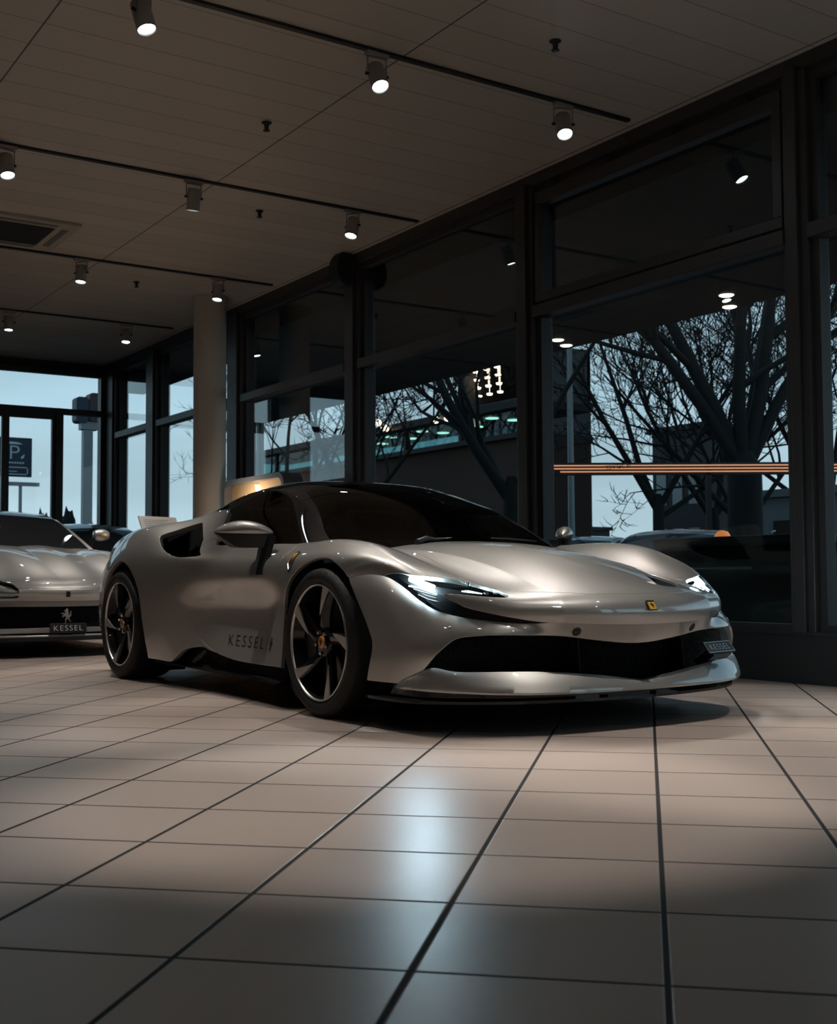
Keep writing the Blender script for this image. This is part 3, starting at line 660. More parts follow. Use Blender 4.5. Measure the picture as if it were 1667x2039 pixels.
    hs = MB(); hs.prism([(-(x - .48) * .030, (z - .5) * .036 - .003) for x, z in HORSE], .0038, .0046, 'x'); hs.build('horse_emblem', M['letter'], f_)
    for s_ in (-1, 1):
        sh = [(-.030, .045), (.030, .045), (.032, .01), (.022, -.025), (0, -.048), (-.022, -.025), (-.032, .01)]
        V = []; W = []
        cx, cz = -.297, .716
        for a, b in smooth_poly(sh, 3):
            for q, sc in ((V, 1.), (W, .86)):
                p = on_side(cx + a * sc, cz + b * sc, .002); q.append((p.x, s_ * (p.y + .001 + (.0012 if sc < 1 else 0)), p.z))
        k = MB(); k.add(V, [tuple(range(len(V)))]); o = k.build('fender_badge', M['letter'], car)
        k = MB(); k.add(W, [tuple(range(len(W)))]); k.build('badge_field', M['yellow'], o)
        k = MB(); H = [on_side(cx + (x - .48) * .036 * (-s_), cz + (z - .5) * .05) for x, z in HORSE]; k.add([(p.x, s_ * (p.y + .0045), p.z) for p in H], [tuple(range(len(H)))]); k.build('horse_emblem', M['letter'], o)
    # lettering low on the doors
    for s_ in (-1, 1):
        Vt, Ft = text_mesh('KESSEL', .058, .43, spacing=1.35)
        bm = bmesh.new(); bv = [bm.verts.new((v[0], v[1], 0)) for v in Vt]
        for f in Ft:
            try: bm.faces.new([bv[i] for i in f])
            except ValueError: pass
        x0 = -1.078 if s_ < 0 else -.648
        bmesh.ops.triangulate(bm, faces=bm.faces); me = bpy.data.meshes.new('door_lettering')
        for v in bm.verts:
            p = on_side(x0 + v.co.x * (1 if s_ < 0 else -1), .2805 + v.co.y); v.co = (p.x, s_ * (p.y + .0016), p.z)
        bm.to_mesh(me); bm.free(); link('door_lettering', me, M['letter'], car)
        k = MB(); P = [on_side(-.605 + dx, z) for dx, z in ((-.0012, .262), (.0012, .262), (.0012, .30), (.0012, .345), (-.0012, .345), (-.0012, .30))]
        k.add([(p.x, s_ * (p.y + .0016), p.z) for p in P], [(0, 1, 2, 5), (5, 2, 3, 4)]); k.build('lettering_bar', M['letter'], car)
        k = MB(); H = [on_side(-.548 + (x - .48) * .058 * (-s_), .308 + (z - .5) * .082) for x, z in HORSE]; k.add([(p.x, s_ * (p.y + .0016), p.z) for p in H], [tuple(range(len(H)))]); k.build('horse_emblem', M['letter'], car)
    # parking sensors in the bumper
    BT = bvh(B.part())
    for s_ in (-1, 1):
        for y0, z0, r_ in ((.334, .412, .020), (.81, .43, .010)):
            h = BT.ray_cast(Vector((2, y0, z0)), Vector((-1, 0, 0)))
            if not h[0]: continue
            p, n_ = h[0], h[1] if h[1].x > 0 else -h[1]
            k = MB(); k.lathe([(0, .001), (r_ * .55, .001), (r_ * .6, .003), (r_, .0015), (r_ * 1.05, -.004)], (0, 0, 0), 'z', 20); o = k.build('parking_sensor', M['silver'] if r_ < .02 else M['satin'], car)
            o.location = (p.x, s_ * p.y, p.z); o.rotation_euler = Vector((n_.x, s_ * n_.y, n_.z)).to_track_quat('Z', 'Y').to_euler()
    # mirrors
    def mirror(s_, dx):
        root = bpy.data.objects.new('wing_mirror', None); C.objects.link(root); root.parent = car; root.location = (dx, 0, 0)
        # housing: flattened shell between inner and outer end
        Pi, Po = Vector((-.655, .880, .866)), Vector((-.845, 1.110, .876)); n = 22; m_ = 20
        V = []
        for i in range(n + 1):
            u = i / n; c = Pi.lerp(Po, u); c.z += .012 * math.sin(PI * u)
            q = max(.03, math.sin(PI * (.04 + .955 * u))) ** .62
            hw = .075 * q; hh = .048 * q
            for j in range(m_):
                a = 2 * PI * j / m_; ca, sa = math.cos(a), math.sin(a)
                z = c.z + hh * (sa if sa > 0 else sa * .75); V.append((c.x + .02 + hw * ca, s_ * c.y, z))
        F = [(i * m_ + j, i * m_ + (j + 1) % m_, (i + 1) * m_ + (j + 1) % m_, (i + 1) * m_ + j) for i in range(n) for j in range(m_)] + [tuple(range(m_)), tuple(range(n * m_, (n + 1) * m_))]
        k = MB(); k.add(V, F, True); cap = k.build('mirror_cap', M['silver'], root)
        # black underside and stalk
        k = MB(); V = []
        for i in range(n + 1):
            u = i / n; c = Pi.lerp(Po, u); c.z += .012 * math.sin(PI * u); q = max(.03, math.sin(PI * (.04 + .955 * u))) ** .62; q2 = min(1., (1 - u) * 3.)
            hw = .062 * q; z1 = c.z - .026 * q; z0 = c.z - .036 * q - .055 * q2
            V += [(c.x + .02 - hw, s_ * c.y, z1), (c.x + .02 + hw, s_ * c.y, z1), (c.x + .02 + hw * .7, s_ * c.y, z0), (c.x + .02 - hw * .7, s_ * c.y, z0)]
        F = [(i * 4 + j, i * 4 + (j + 1) % 4, (i + 1) * 4 + (j + 1) % 4, (i + 1) * 4 + j) for i in range(n) for j in range(4)] + [(0, 1, 2, 3), tuple(range(n * 4, n * 4 + 4))]
        k.add(V, F); k.build('mirror_underside', M['satin'], root)
        k = MB(); rings = [((-.655, .905, .85), .085), ((-.655, .915, .80), .078), ((-.655, .93, .74), .070), ((-.655, .945, .69), .066), ((-.655, .950, .655), .068)]
        V = []
        for (x, y, z), w in rings:
            for ax, ay in ((-1, -.3), (-.7, .7), (0, 1), (.7, .7), (1, -.3)): V.append((x + w * ax, s_ * (y - .012 + .020 * ay), z))
        F = [(i * 5 + j, i * 5 + (j + 1) % 5, (i + 1) * 5 + (j + 1) % 5, (i + 1) * 5 + j) for i in range(len(rings) - 1) for j in range(5)] + [(0, 1, 2, 3, 4), tuple(range(len(V) - 5, len(V)))]
        k.add(V, F, False); k.build('mirror_stalk', M['satin'], root)
    mirror(-1, 0.); mirror(1, .16)
    # wiper
    k = MB(); k.tube([(-.16, -.30, .823), (-.20, -.05, .835), (-.22, .30, .838), (-.28, .55, .83)], [.009, .007, .006, .004], 8); k.build('wiper', M['satin'], car)
    k = MB(); k.tube([(-.13, -.33, .812), (-.15, -.26, .832), (-.17, -.20, .828)], [.016, .014, .010], 8); k.build('wiper', M['satin'], car)
    # cabin
    k = MB(); k.prism([(-.45, .55), (-.45, .80), (-.62, .84), (-.80, .80), (-.80, .55)], -.68, .68, 'y'); k.build('dashboard', M['leather'], car)
    for s_ in (-1, 1):
        k = MB(); k.box(-1.45, -.98, s_ * .36 - .22, s_ * .36 + .22, .42, .56, .05); k.xf(Matrix.Identity(4)); so = k.build('seat', M['leather'], car)
        k = MB(); k.prism([(-1.38, .50), (-1.48, .52), (-1.72, .98), (-1.66, 1.06), (-1.56, 1.04), (-1.30, .56)], s_ * .36 - .21, s_ * .36 + .21, 'y'); k.build('seat_back', M['leather'], so)
    k = MB(); V = [(-.88 + .02 * math.sin(a), .36 + .17 * math.cos(a), .78 + .16 * math.sin(a)) for a in np.linspace(0, 2 * PI, 33)]; k.tube(V, .015, 8, cap=False); k.build('steering_wheel', M['leather'], car)
    # rear end
    E_ = A.P[0]; V = [tuple(p) for p in E_] + [(p[0], -p[1], p[2]) for p in E_]; n = len(E_)
    k = MB(); k.add(V, [(i, i + 1, n + i + 1, n + i) for i in range(n - 1)]); k.build('rear_panel', M['satin'], car)
    for s_ in (-1, 1):
        k = MB(); k.box(-3.43, -3.36, s_ * .45, s_ * .72, .69, .74, .02); k.build('tail_lamp', M['red'], car)
    k = MB(); k.prism([(-3.45, .20), (-3.0, .13), (-2.9, .13), (-2.9, .45), (-3.40, .45)], -.78, .78, 'y'); k.build('rear_diffuser', M['satin'], car)
    # wheels
    w1 = make_wheel(car, 0, -.967, .343, .255, 0, math.radians(0), .272)
    w2 = make_wheel(car, -2.65, -.972, .348, .30, 0, math.radians(33), .272)
    for w, x, y, r in ((w1, 0, .967, .343), (w2, -2.65, .972, .348)):
        c = copytree(w, car); c.location = (x, y, r); c.rotation_euler = (0, 0, PI)
    return car
# ------------------------------------------------------------------ showroom shell
def floor_material():
    m = bpy.data.materials.new('floor_tiles'); m.use_nodes = True; nt = m.node_tree; N = nt.nodes; L = nt.links; b = N['Principled BSDF']
    tc = N.new('ShaderNodeTexCoord'); rot = N.new('ShaderNodeMapping'); rot.inputs['Rotation'].default_value = (0, 0, -math.radians(136.01))
    L.new(tc.outputs['Object'], rot.inputs['Vector']); sp = N.new('ShaderNodeSeparateXYZ'); L.new(rot.outputs[0], sp.inputs[0])
    def mth(op, a, b_=None, c=None):
        n = N.new('ShaderNodeMath'); n.operation = op
        for i, q in enumerate((a, b_, c)):
            if q is None: continue
            if isinstance(q, (int, float)): n.inputs[i].default_value = q
            else: L.new(q, n.inputs[i])
        return n.outputs[0]
    # rotated frame: X runs along a=(-.719,.694), Y = a rotated +90 = (-.694,-.719) = -n
    def line(co, off, pitch, w):
        u = mth('DIVIDE', mth('SUBTRACT', co, off), pitch); fr = mth('SUBTRACT', mth('FRACT', mth('ADD', u, .5)), .5)
        d = mth('MULTIPLY', mth('ABSOLUTE', fr), pitch); cell = mth('FLOOR', mth('ADD', u, 0.0))
        return d, cell
    d1, c1 = line(sp.outputs['Y'], .008, .411, 0); d2, c2 = line(sp.outputs['X'], -4.045, .417, 0)
    def ramp(d, a, b_):
        r = N.new('ShaderNodeMapRange'); r.interpolation_type = 'SMOOTHSTEP'; L.new(d, r.inputs['Value']); r.inputs['From Min'].default_value = a; r.inputs['From Max'].default_value = b_; return r.outputs[0]
    g = mth('MULTIPLY', ramp(d1, .0048, .0064), ramp(d2, .0040, .0054))
    h = mth('MULTIPLY', ramp(d1, .0035, .0085), ramp(d2, .0025, .0075))
    wn = N.new('ShaderNodeTexWhiteNoise'); wn.noise_dimensions = '2D'; cv = N.new('ShaderNodeCombineXYZ'); L.new(c1, cv.inputs[0]); L.new(c2, cv.inputs[1]); L.new(cv.outputs[0], wn.inputs['Vector'])
    no = N.new('ShaderNodeTexNoise'); no.inputs['Scale'].default_value = 1.4; no.inputs['Detail'].default_value = 5; L.new(tc.outputs['Object'], no.inputs['Vector'])
    tile = N.new('ShaderNodeMix'); tile.data_type = 'RGBA'; tile.inputs[6].default_value = (.47, .375, .32, 1); tile.inputs[7].default_value = (.55, .45, .39, 1)
    L.new(mth('ADD', mth('MULTIPLY', wn.outputs['Value'], .5), mth('MULTIPLY', no.outputs['Fac'], .5)), tile.inputs[0])
    mx = N.new('ShaderNodeMix'); mx.data_type = 'RGBA'; mx.inputs[6].default_value = (.012, .010, .009, 1); L.new(g, mx.inputs[0]); L.new(tile.outputs[2], mx.inputs[7]); L.new(mx.outputs[2], b.inputs['Base Color'])
    r = N.new('ShaderNodeMapRange'); L.new(g, r.inputs['Value']); r.inputs['To Min'].default_value = .85
    n3 = N.new('ShaderNodeTexNoise'); n3.inputs['Scale'].default_value = 3.; L.new(tc.outputs['Object'], n3.inputs['Vector'])
    L.new(mth('ADD', .33, mth('MULTIPLY', n3.outputs['Fac'], .08)), r.inputs['To Max']); L.new(r.outputs[0], b.inputs['Roughness'])
    bp = N.new('ShaderNodeBump'); bp.inputs['Strength'].default_value = .6; bp.inputs['Distance'].default_value = .003; L.new(h, bp.inputs['Height']); L.new(bp.outputs['Normal'], b.inputs['Normal'])
    b.inputs['Specular IOR Level'].default_value = .5
    return m
def ceiling_material():
    m = bpy.data.materials.new('ceiling_metal_planks'); m.use_nodes = True; nt = m.node_tree; N = nt.nodes; L = nt.links; b = N['Principled BSDF']
    tc = N.new('ShaderNodeTexCoord'); sp = N.new('ShaderNodeSeparateXYZ'); L.new(tc.outputs['Object'], sp.inputs[0])
    def mth(op, a, b_=None):
        n = N.new('ShaderNodeMath'); n.operation = op
        for i, q in enumerate((a, b_)):
            if q is None: continue
            if isinstance(q, (int, float)): n.inputs[i].default_value = q
            else: L.new(q, n.inputs[i])
        return n.outputs[0]
    def d(co, off, p): return mth('MULTIPLY', mth('ABSOLUTE', mth('SUBTRACT', mth('FRACT', mth('ADD', mth('DIVIDE', mth('SUBTRACT', co, off), p), .5)), .5)), p)
    def ramp(x, a, b_, lo=0., hi=1.):
        r = N.new('ShaderNodeMapRange'); L.new(x, r.inputs['Value']); r.inputs['From Min'].default_value = a; r.inputs['From Max'].default_value = b_; r.inputs['To Min'].default_value = lo; r.inputs['To Max'].default_value = hi; return r.outputs[0]
    g = mth('MULTIPLY', ramp(d(sp.outputs['X'], .05, .305), .0022, .005, .45, 1.), ramp(d(sp.outputs['Y'], .2, 1.93), .004, .007, .12, 1.))
    wn = N.new('ShaderNodeTexWhiteNoise'); wn.noise_dimensions = '1D'; L.new(mth('FLOOR', mth('DIVIDE', mth('SUBTRACT', sp.outputs['X'], .05), .305)), wn.inputs['W'])
    k = ramp(wn.outputs['Value'], 0, 1, .92, 1.04)
    mx = N.new('ShaderNodeMix'); mx.data_type = 'RGBA'; mx.inputs[6].default_value = (.01, .01, .01, 1); mx.inputs[7].default_value = (.70, .645, .565, 1)
    L.new(mth('MULTIPLY', g, k), mx.inputs[0]); L.new(mx.outputs[2], b.inputs['Base Color']); b.inputs['Roughness'].default_value = .5
    return m
RM = dict(
    floor=floor_material(), ceil=ceiling_material(),
    frame=noisy(mat('dark_anodised_frame', (.055, .050, .050), .45, .2), 6, .15, .08),
    curb=noisy(mat('dark_stone_curb', (.02, .02, .022), .5), 4, .2, .1),
    wall=noisy(mat('dark_grey_wall', (.05, .05, .052), .7), 2, .15, .05),
    glass=thin_glass('facade_glass', (.86, .91, .93), .06, 0., 3.4),
    white=noisy(mat('column_plaster', (.50, .46, .40), .65), 3, .05, .05),
    lampw=noisy(mat('spot_housing', (.35, .33, .31), .4), 20, .04, .05),
    black=noisy(mat('black_plastic', (.01, .01, .011), .5), 10, .2, .1),
    bulb=mat('spot_lens', (1, 1, 1), .4, emit=(.86, .97, 1.), estr=40),
    wood=None)
H = 3.75; YW = 2.2
def room():
    f = MB(); f.box(-12.3, 8, -9, 2.2, -.1, 0); struct(f.build('floor', RM['floor']))
    c = MB(); c.box(-12.5, 8.2, -9.2, 2.5, H, H + .15); struct(c.build('ceiling', RM['ceil']))
    w = MB(); w.box(-12.5, 8.2, -9.2, -9, 0, H); struct(w.build('wall_left', RM['wall']))
    w = MB(); w.box(8, 8.2, -9, 2.3, 0, H); struct(w.build('wall_front', RM['wall']))
    w = MB(); w.box(-12.5, -12.2, -9, -1.9, 0, H); w.box(-12.5, -12.3, -1.9, 2.2, 3.60, H); struct(w.build('wall_back', RM['wall']))
    # facade on the right
    w = MB(); w.box(-12.5, 8.2, YW - .03, YW + .25, 0, .285); w.box(-12.5, 8.2, YW - .045, YW + .1, .285, .305); struct(w.build('wall_right', RM['curb']))
    w = MB(); w.box(-12.5, 8.2, YW - .02, YW + .2, 3.66, H); struct(w.build('trim_1', RM['frame']))
    posts = [(-12.3, -11.85), (-10.60, -10.25), (-7.98, -7.62), (-5.24, -4.98), (-2.53, -2.32), (.10, .27), (2.75, 2.95), (5.4, 5.6)]
    for k, (a, b) in enumerate(posts):
        w = MB(); w.box(a, b, YW - .02, YW + .18, .30, 3.68, .006); w.box(a + .05, b - .05, YW - .05, YW - .02, .30, 3.68, .004); struct(w.build(f'trim_{k + 2}', RM['frame']))
    n = 1
    for (a0, a), (b, b0) in zip(posts[:-1], posts[1:]):
        fr = MB(); x0, x1 = a, b
        fr.box(x0, x1, YW - .03, YW + .10, 2.63, 2.72, .006)                       # transom
        fr.box(x0, x1, YW + .02, YW + .10, .30, .345); fr.box(x0, x1, YW + .02, YW + .10, 3.60, 3.68)
        fr.box(x0, x0 + .045, YW + .03, YW + .10, .30, 3.68); fr.box(x1 - .045, x1, YW + .03, YW + .10, .30, 3.68)
        if abs(x0 + 2.32) < .05:                                                    # opening light with its own sash
            for q in ((x0 + .02, x1 - .02, 2.74, 2.81), (x0 + .02, x1 - .02, 3.50, 3.60), (x0 + .02, x0 + .09, 2.81, 3.50), (x1 - .09, x1 - .02, 2.81, 3.50)): fr.box(q[0], q[1], YW - .01, YW + .08, q[2], q[3], .004)
        w = struct(fr.build(f'window_{n}', RM['frame']))
        g = MB(); g.box(x0 + .01, x1 - .01, YW + .065, YW + .071, .31, 2.66); gl = g.build('pane', RM['glass'], w)
        g = MB(); g.box(x0 + .01, x1 - .01, YW + .065, YW + .071, 2.70, 3.65); g.build('pane', RM['glass'], w)
        if abs(x0 + 2.32) < .05:
            st = MB()
            for q in range(4): st.box(x0 + .25 + q * .62, x0 + .31 + q * .62, YW - .03, YW - .01, 3.60, 3.635); 
            st.build('sash_hinge', RM['black'], w)
            # faint lettering stuck on the outer face, read from behind
            V, F = text_mesh('LOV    DOUQ    VIV', .085, 1.02, spacing=1.3)
            me = bpy.data.meshes.new('window_lettering'); me.from_pydata([(-.62 - v[0], YW + .075, 1.60 + v[1]) for v in V], [], F); link('window_lettering', me, M['letter'], w)
            V, F = text_mesh('& Service', .05, .26, spacing=1.)
            me = bpy.data.meshes.new('window_lettering'); me.from_pydata([(-1.36 - v[0], YW + .075, 1.40 + v[1]) for v in V], [], F); link('window_lettering', me, M['letter'], w)
        n += 1
    # glazed back wall with the entrance doors
    X = -12.25
    fr = MB(); fr.box(X - .05, X + .05, .0, 2.2, 3.56, 3.62)
    for y in (-3.6, -1.9, -.2, 1.52): pass
    fr.box(X - .06, X + .06, -1.9, 2.15, 2.98, 3.06); fr.box(X - .06, X + .06, -1.9, 2.15, 3.55, 3.62); fr.box(X - .06, X + .06, -1.9, 2.15, 0, .09)
    for a, b in ((1.44, 1.54), (-.45, -.29), (-1.9, -1.8), (2.08, 2.15)): fr.box(X - .07, X + .07, a, b, 0, 3.06 if a > 1 and a < 2 else 3.6)
    w = struct(fr.build(f'window_{n}', RM['frame']))
    for a, b in ((1.54, 2.08), (-1.8, -.45)):
        g = MB(); g.box(X - .004, X + .004, a, b, .09, 2.98); g.build('pane', RM['glass'], w)
    g = MB(); g.box(X - .004, X + .004, -1.8, 2.08, 3.06, 3.55); g.build('pane', RM['glass'], w)
    for k, (a, b) in enumerate(((-.29, .745), (.745, 1.44))):
        d = MB(); e = .05
        for q in ((a, a + e, .01, 2.98), (b - e, b, .01, 2.98), (a + e, b - e, .01, .16), (a + e, b - e, 2.90, 2.98)): d.box(X - .035, X + .035, q[0], q[1], q[2], q[3])
        do = struct(d.build(f'door_{k + 1}', RM['frame'])); g = MB(); g.box(X - .004, X + .004, a + e, b - e, .16, 2.90); g.build('pane', RM['glass'], do)
        hd = MB(); yy = b - .11 if k == 0 else a + .11; hd.tube([(X + .04, yy, .8), (X + .09, yy, .82), (X + .09, yy, 1.5), (X + .04, yy, 1.52)], .012, 8); hd.build('door_handle', M['chrome'], do)
    # round column
    c = MB(); c.lathe([(.18, 0), (.18, 3.70), (.195, 3.71), (.195, 3.75)], (0, 0, 0), 'z', 48); o = c.build('column', RM['white']); o.location = (-7.47, 1.74, 0); tag(o, 'round pale plastered column standing by the right hand windows', 'column')
room()

# ------------------------------------------------------------------ lamps on ceiling tracks
for k, (x, y0, y1, wh) in enumerate(((-1.07, -8.5, 2.03, 'above the silver supercar'), (-3.80, -8.5, 2.10, 'above the tail of the supercar'), (-6.55, -8.5, 2.05, 'in front of the round column'), (-9.22, -8.5, 2.0, 'farthest from the viewer, near the entrance'), (1.68, -8.5, 2.0, 'in front of the supercar nose'), (4.4, -8.5, 2.0, 'above the viewer'))):
    b = MB(); b.box(x - .018, x + .018, y0, y1, H - .018, H - .0); o = b.build('lighting_track', RM['black']); tag(o, 'thin black ceiling lighting track ' + wh, 'lighting track', 'ceiling lighting tracks')
def spot(x, y, aim, label, energy, emit=True, ang=50, blend=.5, col=(1, .94, .88)):
    t = thing('track_spotlight', label, 'spotlight', (x, y, H - .018), 0, 'track spotlights on the ceiling')
    d = (Vector(aim) - Vector((x, y, H - .2))).normalized(); piv = Vector((0, 0, -.135))
    a = MB(); a.box(-.02, .02, -.075, .075, -.022, 0, .003); a.build('track_adapter', RM['lampw'], t)
    # yoke: U shaped bracket
    ax = d.cross(Vector((0, 0, 1))); ax = ax.normalized() if ax.length > .1 else Vector((0, 1, 0))
    ax.z = 0; ax.normalize()
    k = MB(); k.tube([piv - ax * .062, piv - ax * .062 + Vector((0, 0, .105)), piv + ax * .062 + Vector((0, 0, .105)), piv + ax * .062], .006, 6); k.build('bracket', RM['lampw'], t)
    for q in (-1, 1): k = MB(); k.tube([piv + ax * .055 * q, piv + ax * .075 * q], .010, 8); k.build('tilt_knob', RM['black'], t)
    R = d.to_track_quat('Z', 'Y').to_matrix().to_4x4()
    k = MB(); k.lathe([(0, -.07), (.045, -.07), (.052, -.062), (.052, .098), (.049, .10), (.047, .085), (.0, .085)], (0, 0, 0), 'z', 32); k.xf(Matrix.Translation(piv) @ R); h = k.build('lamp_housing', RM['lampw'], t)
    k = MB(); k.lathe([(0, .088), (.046, .088)], (0, 0, 0), 'z', 32); k.xf(Matrix.Translation(piv) @ R); lo = k.build('lamp_lens', RM['bulb'] if emit else RM['black'], h); lo['label'] = 'glowing white lens'
    if emit:
        l = bpy.data.lights.new('spot_beam', 'SPOT'); l.energy = energy; l.spot_size = math.radians(ang); l.spot_blend = blend; l.color = col; l.shadow_soft_size = .03
        lo = bpy.data.objects.new('spot_beam', l); C.objects.link(lo); lo.parent = t; lo.matrix_local = Matrix.Translation(piv + d * .13) @ (-d).to_track_quat('Z', 'Y').to_matrix().to_4x4()
    return t
SP = [(-1.07, -1.42, (-.1, -.9, .3), 'ceiling track spotlight nearest the top edge, tilted lens glowing', 150),
      (-1.07, .02, (.6, -.1, .4), 'ceiling track spotlight above the middle of the supercar, lens glowing', 120),
      (-1.07, 1.45, (.4, .7, .4), 'ceiling track spotlight closest to the big window, round glowing lens', 140),
      (-3.80, -1.42, (-2.6, -1.2, 0), 'ceiling track spotlight cut by the left edge, lens a thin bright slit', 160),
      (-3.80, .01, (-4.6, .0, 0), 'ceiling track spotlight with dark underside and open bracket, turned away', 170),
      (-3.80, 1.44, (-3.3, .4, 0), 'ceiling track spotlight just above the black wall speaker, glowing', 150),
      (-6.55, .0, (-6.2, -.4, 0), 'ceiling track spotlight beside the air vent, glowing downward', 210),
      (-6.55, 1.43, (-6.1, .8, 0), 'ceiling track spotlight in front of the column top, glowing', 170),
      (-9.22, .0, (-8.9, -.1, 0), 'small far ceiling spotlight at the left edge, glowing', 120),
      (-9.22, 1.40, (-8.6, 1.0, 0), 'small far ceiling spotlight near the corner post, glowing', 90)]
for k, (x, y, aim, lab, e) in enumerate(SP): spot(x, y, aim, lab, e, emit=True)
for x, y, aim, e, lab in ((1.68, -1.42, (1.85, -1.6, 0), 190, 'left'), (1.68, .02, (1.95, -.2, 0), 190, 'middle'), (1.68, 1.45, (1.8, 1.4, 0), 120, 'right')):
    spot(x, y, aim, 'ceiling track spotlight in front of the supercar nose, ' + lab + ' of its track', e, ang=42)
for x, y, aim, e, lab in ((1.68, -2.95, (1.0, -2.6, 0), 90, 'in front of'), (-1.07, -2.95, (-1.0, -2.2, 0), 110, 'beside'), (-3.80, -2.95, (-3.6, -2.4, 0), 150, 'behind')):  # spots added out of view to brighten the floor at the left
    spot(x, y, aim, 'added ceiling track spotlight out of view brightening the left floor, ' + lab + ' the supercar', e)
for x, y, aim, e, lab in ((4.4, -1.42, (-.2, -.80, .85), 40, 'left'), (4.4, .02, (-.3, .0, .85), 18, 'middle'), (4.4, 1.45, (-.1, .7, .85), 25, 'right')):
    spot(x, y, aim, 'ceiling track spotlight above the viewer aimed at the hood, ' + lab + ' of its track', e, ang=34)
for x, y, aim in ((-.408, .833, 0), (-2.451, -.024, 0), (-4.281, .807, 0), (-7.207, .793, 0)):
    pass
for (x, y), lab in zip(((-.408, .833), (-2.451, -.024), (-4.281, .807), (-7.207, .793)), ('small dark sprinkler in the upper right of the ceiling', 'small dark sprinkler in the middle of the ceiling', 'small dark sprinkler between the two middle tracks', 'small dark sprinkler near the far end of the ceiling')):
    t = thing('sprinkler', lab, 'sprinkler', (x, y, H + .004), 0, 'ceiling sprinklers')
    k = MB(); k.lathe([(.035, 0), (.035, -.008), (.018, -.016), (.014, -.05), (0, -.05)], (0, 0, 0), 'z', 20); k.build('body', RM['black'], t)
    k = MB(); k.lathe([(0, -.062), (.024, -.062), (.024, -.058), (0, -.058)], (0, 0, 0), 'z', 20); k.tube([(.012, 0, -.05), (.016, 0, -.06)], .003, 6); k.tube([(-.012, 0, -.05), (-.016, 0, -.06)], .003, 6); k.build('deflector', RM['black'], t)
# ceiling air conditioning cassette
t = thing('air_conditioner', 'square white ceiling air conditioner panel with dark grille at the left', 'air conditioner', (-5.93, -.83, H))
k = MB(); k.box(-.47, .47, -.49, .49, -.03, 0, .008); k.build('panel', RM['white'], t)
k = MB(); k.box(-.30, .30, -.30, .30, -.036, -.03); g = k.build('grille', RM['black'], t)
k = MB()
for i in range(14): k.box(-.29 + i * .043, -.275 + i * .043, -.29, .29, -.041, -.036)
k.build('grille_slat', noisy(mat('grey_slat', (.05, .05, .05), .5), 10, .1, .05), g)['kind'] = 'stuff'
for a, b, c, d in ((-.30, .30, .36, .42), (-.30, .30, -.42, -.36), (.35, .41, -.3, .3), (-.41, -.35, -.3, .3)):
    k = MB(); k.box(a, b, c, d, -.033, -.0295); k.build('outlet_flap', noisy(mat('flap_grey', (.16, .15, .14), .5), 10, .1, .05), t)
# wall speaker
t = thing('loudspeaker', 'black rounded loudspeaker high on the window post', 'loudspeaker', (-5.12, 2.10, 3.60))
k = MB(); pr = [(.11 * math.cos(a) * (1 if math.cos(a) < 0 else .8), .17 * math.sin(a)) for a in np.linspace(0, 2 * PI, 33)[:-1]]; k.prism([(u, v) for u, v in pr], -.085, .085, 'x', True); k.build('cabinet', RM['black'], t)
k = MB(); k.lathe([(0, .0), (.06, .004), (.07, .0)], (0, -.10, -.03), 'y', 24); k.build('cone', RM['black'], t)
k = MB(); k.box(-.02, .02, .05, .12, -.03, .03); k.build('wall_bracket', RM['black'], t)
# wooden backlit booth behind the car
wd = mat('warm_wood', (.50, .32, .17), .35); noisy(wd, 3, .15, .08); RM['wood'] = wd
t = thing('display_booth', 'wood lined display booth with rounded grey frame and glowing chevron lights', 'display booth', (-6.33, 1.78, 0))
def rr(x0, x1, z0, z1, r, n=8):
    P = []
    for cx, cz, a0 in ((x1 - r, z1 - r, 0), (x0 + r, z1 - r, 90), (x0 + r, z0 + r, 180), (x1 - r, z0 + r, 270)):
        for i in range(n + 1): a = math.radians(a0 + 90 * i / n); P.append((cx + r * math.cos(a), cz + r * math.sin(a)))
    return P
o_, i_ = rr(-.72, .72, 0, 1.67, .13), rr(-.67, .67, .05, 1.62, .09); k = MB(); n = len(o_)
V = [(x, -.07, z) for x, z in o_] + [(x, -.07, z) for x, z in i_] + [(x, .15, z) for x, z in o_] + [(x, .15, z) for x, z in i_]
F = []
for i in range(n):
    j = (i + 1) % n; F += [(i, j, n + j, n + i), (2 * n + i, 3 * n + i, 3 * n + j, 2 * n + j), (i, 2 * n + i, 2 * n + j, j), (n + i, n + j, 3 * n + j, 3 * n + i)]
k.add(V, F); k.build('frame', noisy(mat('booth_grey', (.12, .12, .12), .4), 10, .05, .05), t)
k = MB(); k.prism(i_, .02, .05, 'y'); k.build('back_panel', wd, t)
glow = mat('booth_light', (1, .85, .6), .4, emit=(1, .82, .52), estr=3)
for cx in (-.02, .60):
    k = MB(); k.prism([(cx - .05, 1.59), (cx + .02, 1.59), (cx + .08, 1.42), (cx + .02, 1.25), (cx - .05, 1.25), (cx + .01, 1.42)], .0, .02, 'y'); k.build('chevron_light', glow, t)
k = MB(); k.box(.05, .60, .0, .02, 1.41, 1.435); k.build('chevron_light', glow, t)
l = bpy.data.lights.new('booth_fill_light', 'AREA'); l.energy = 8; l.size = .3; l.color = (1, .86, .68); lo = bpy.data.objects.new('booth_fill_light', l); C.objects.link(lo); lo.parent = t; lo.location = (0, -.30, 1.3); lo.rotation_euler = (math.radians(80), 0, 0)  # area light added in front to brighten the wood, no fixture
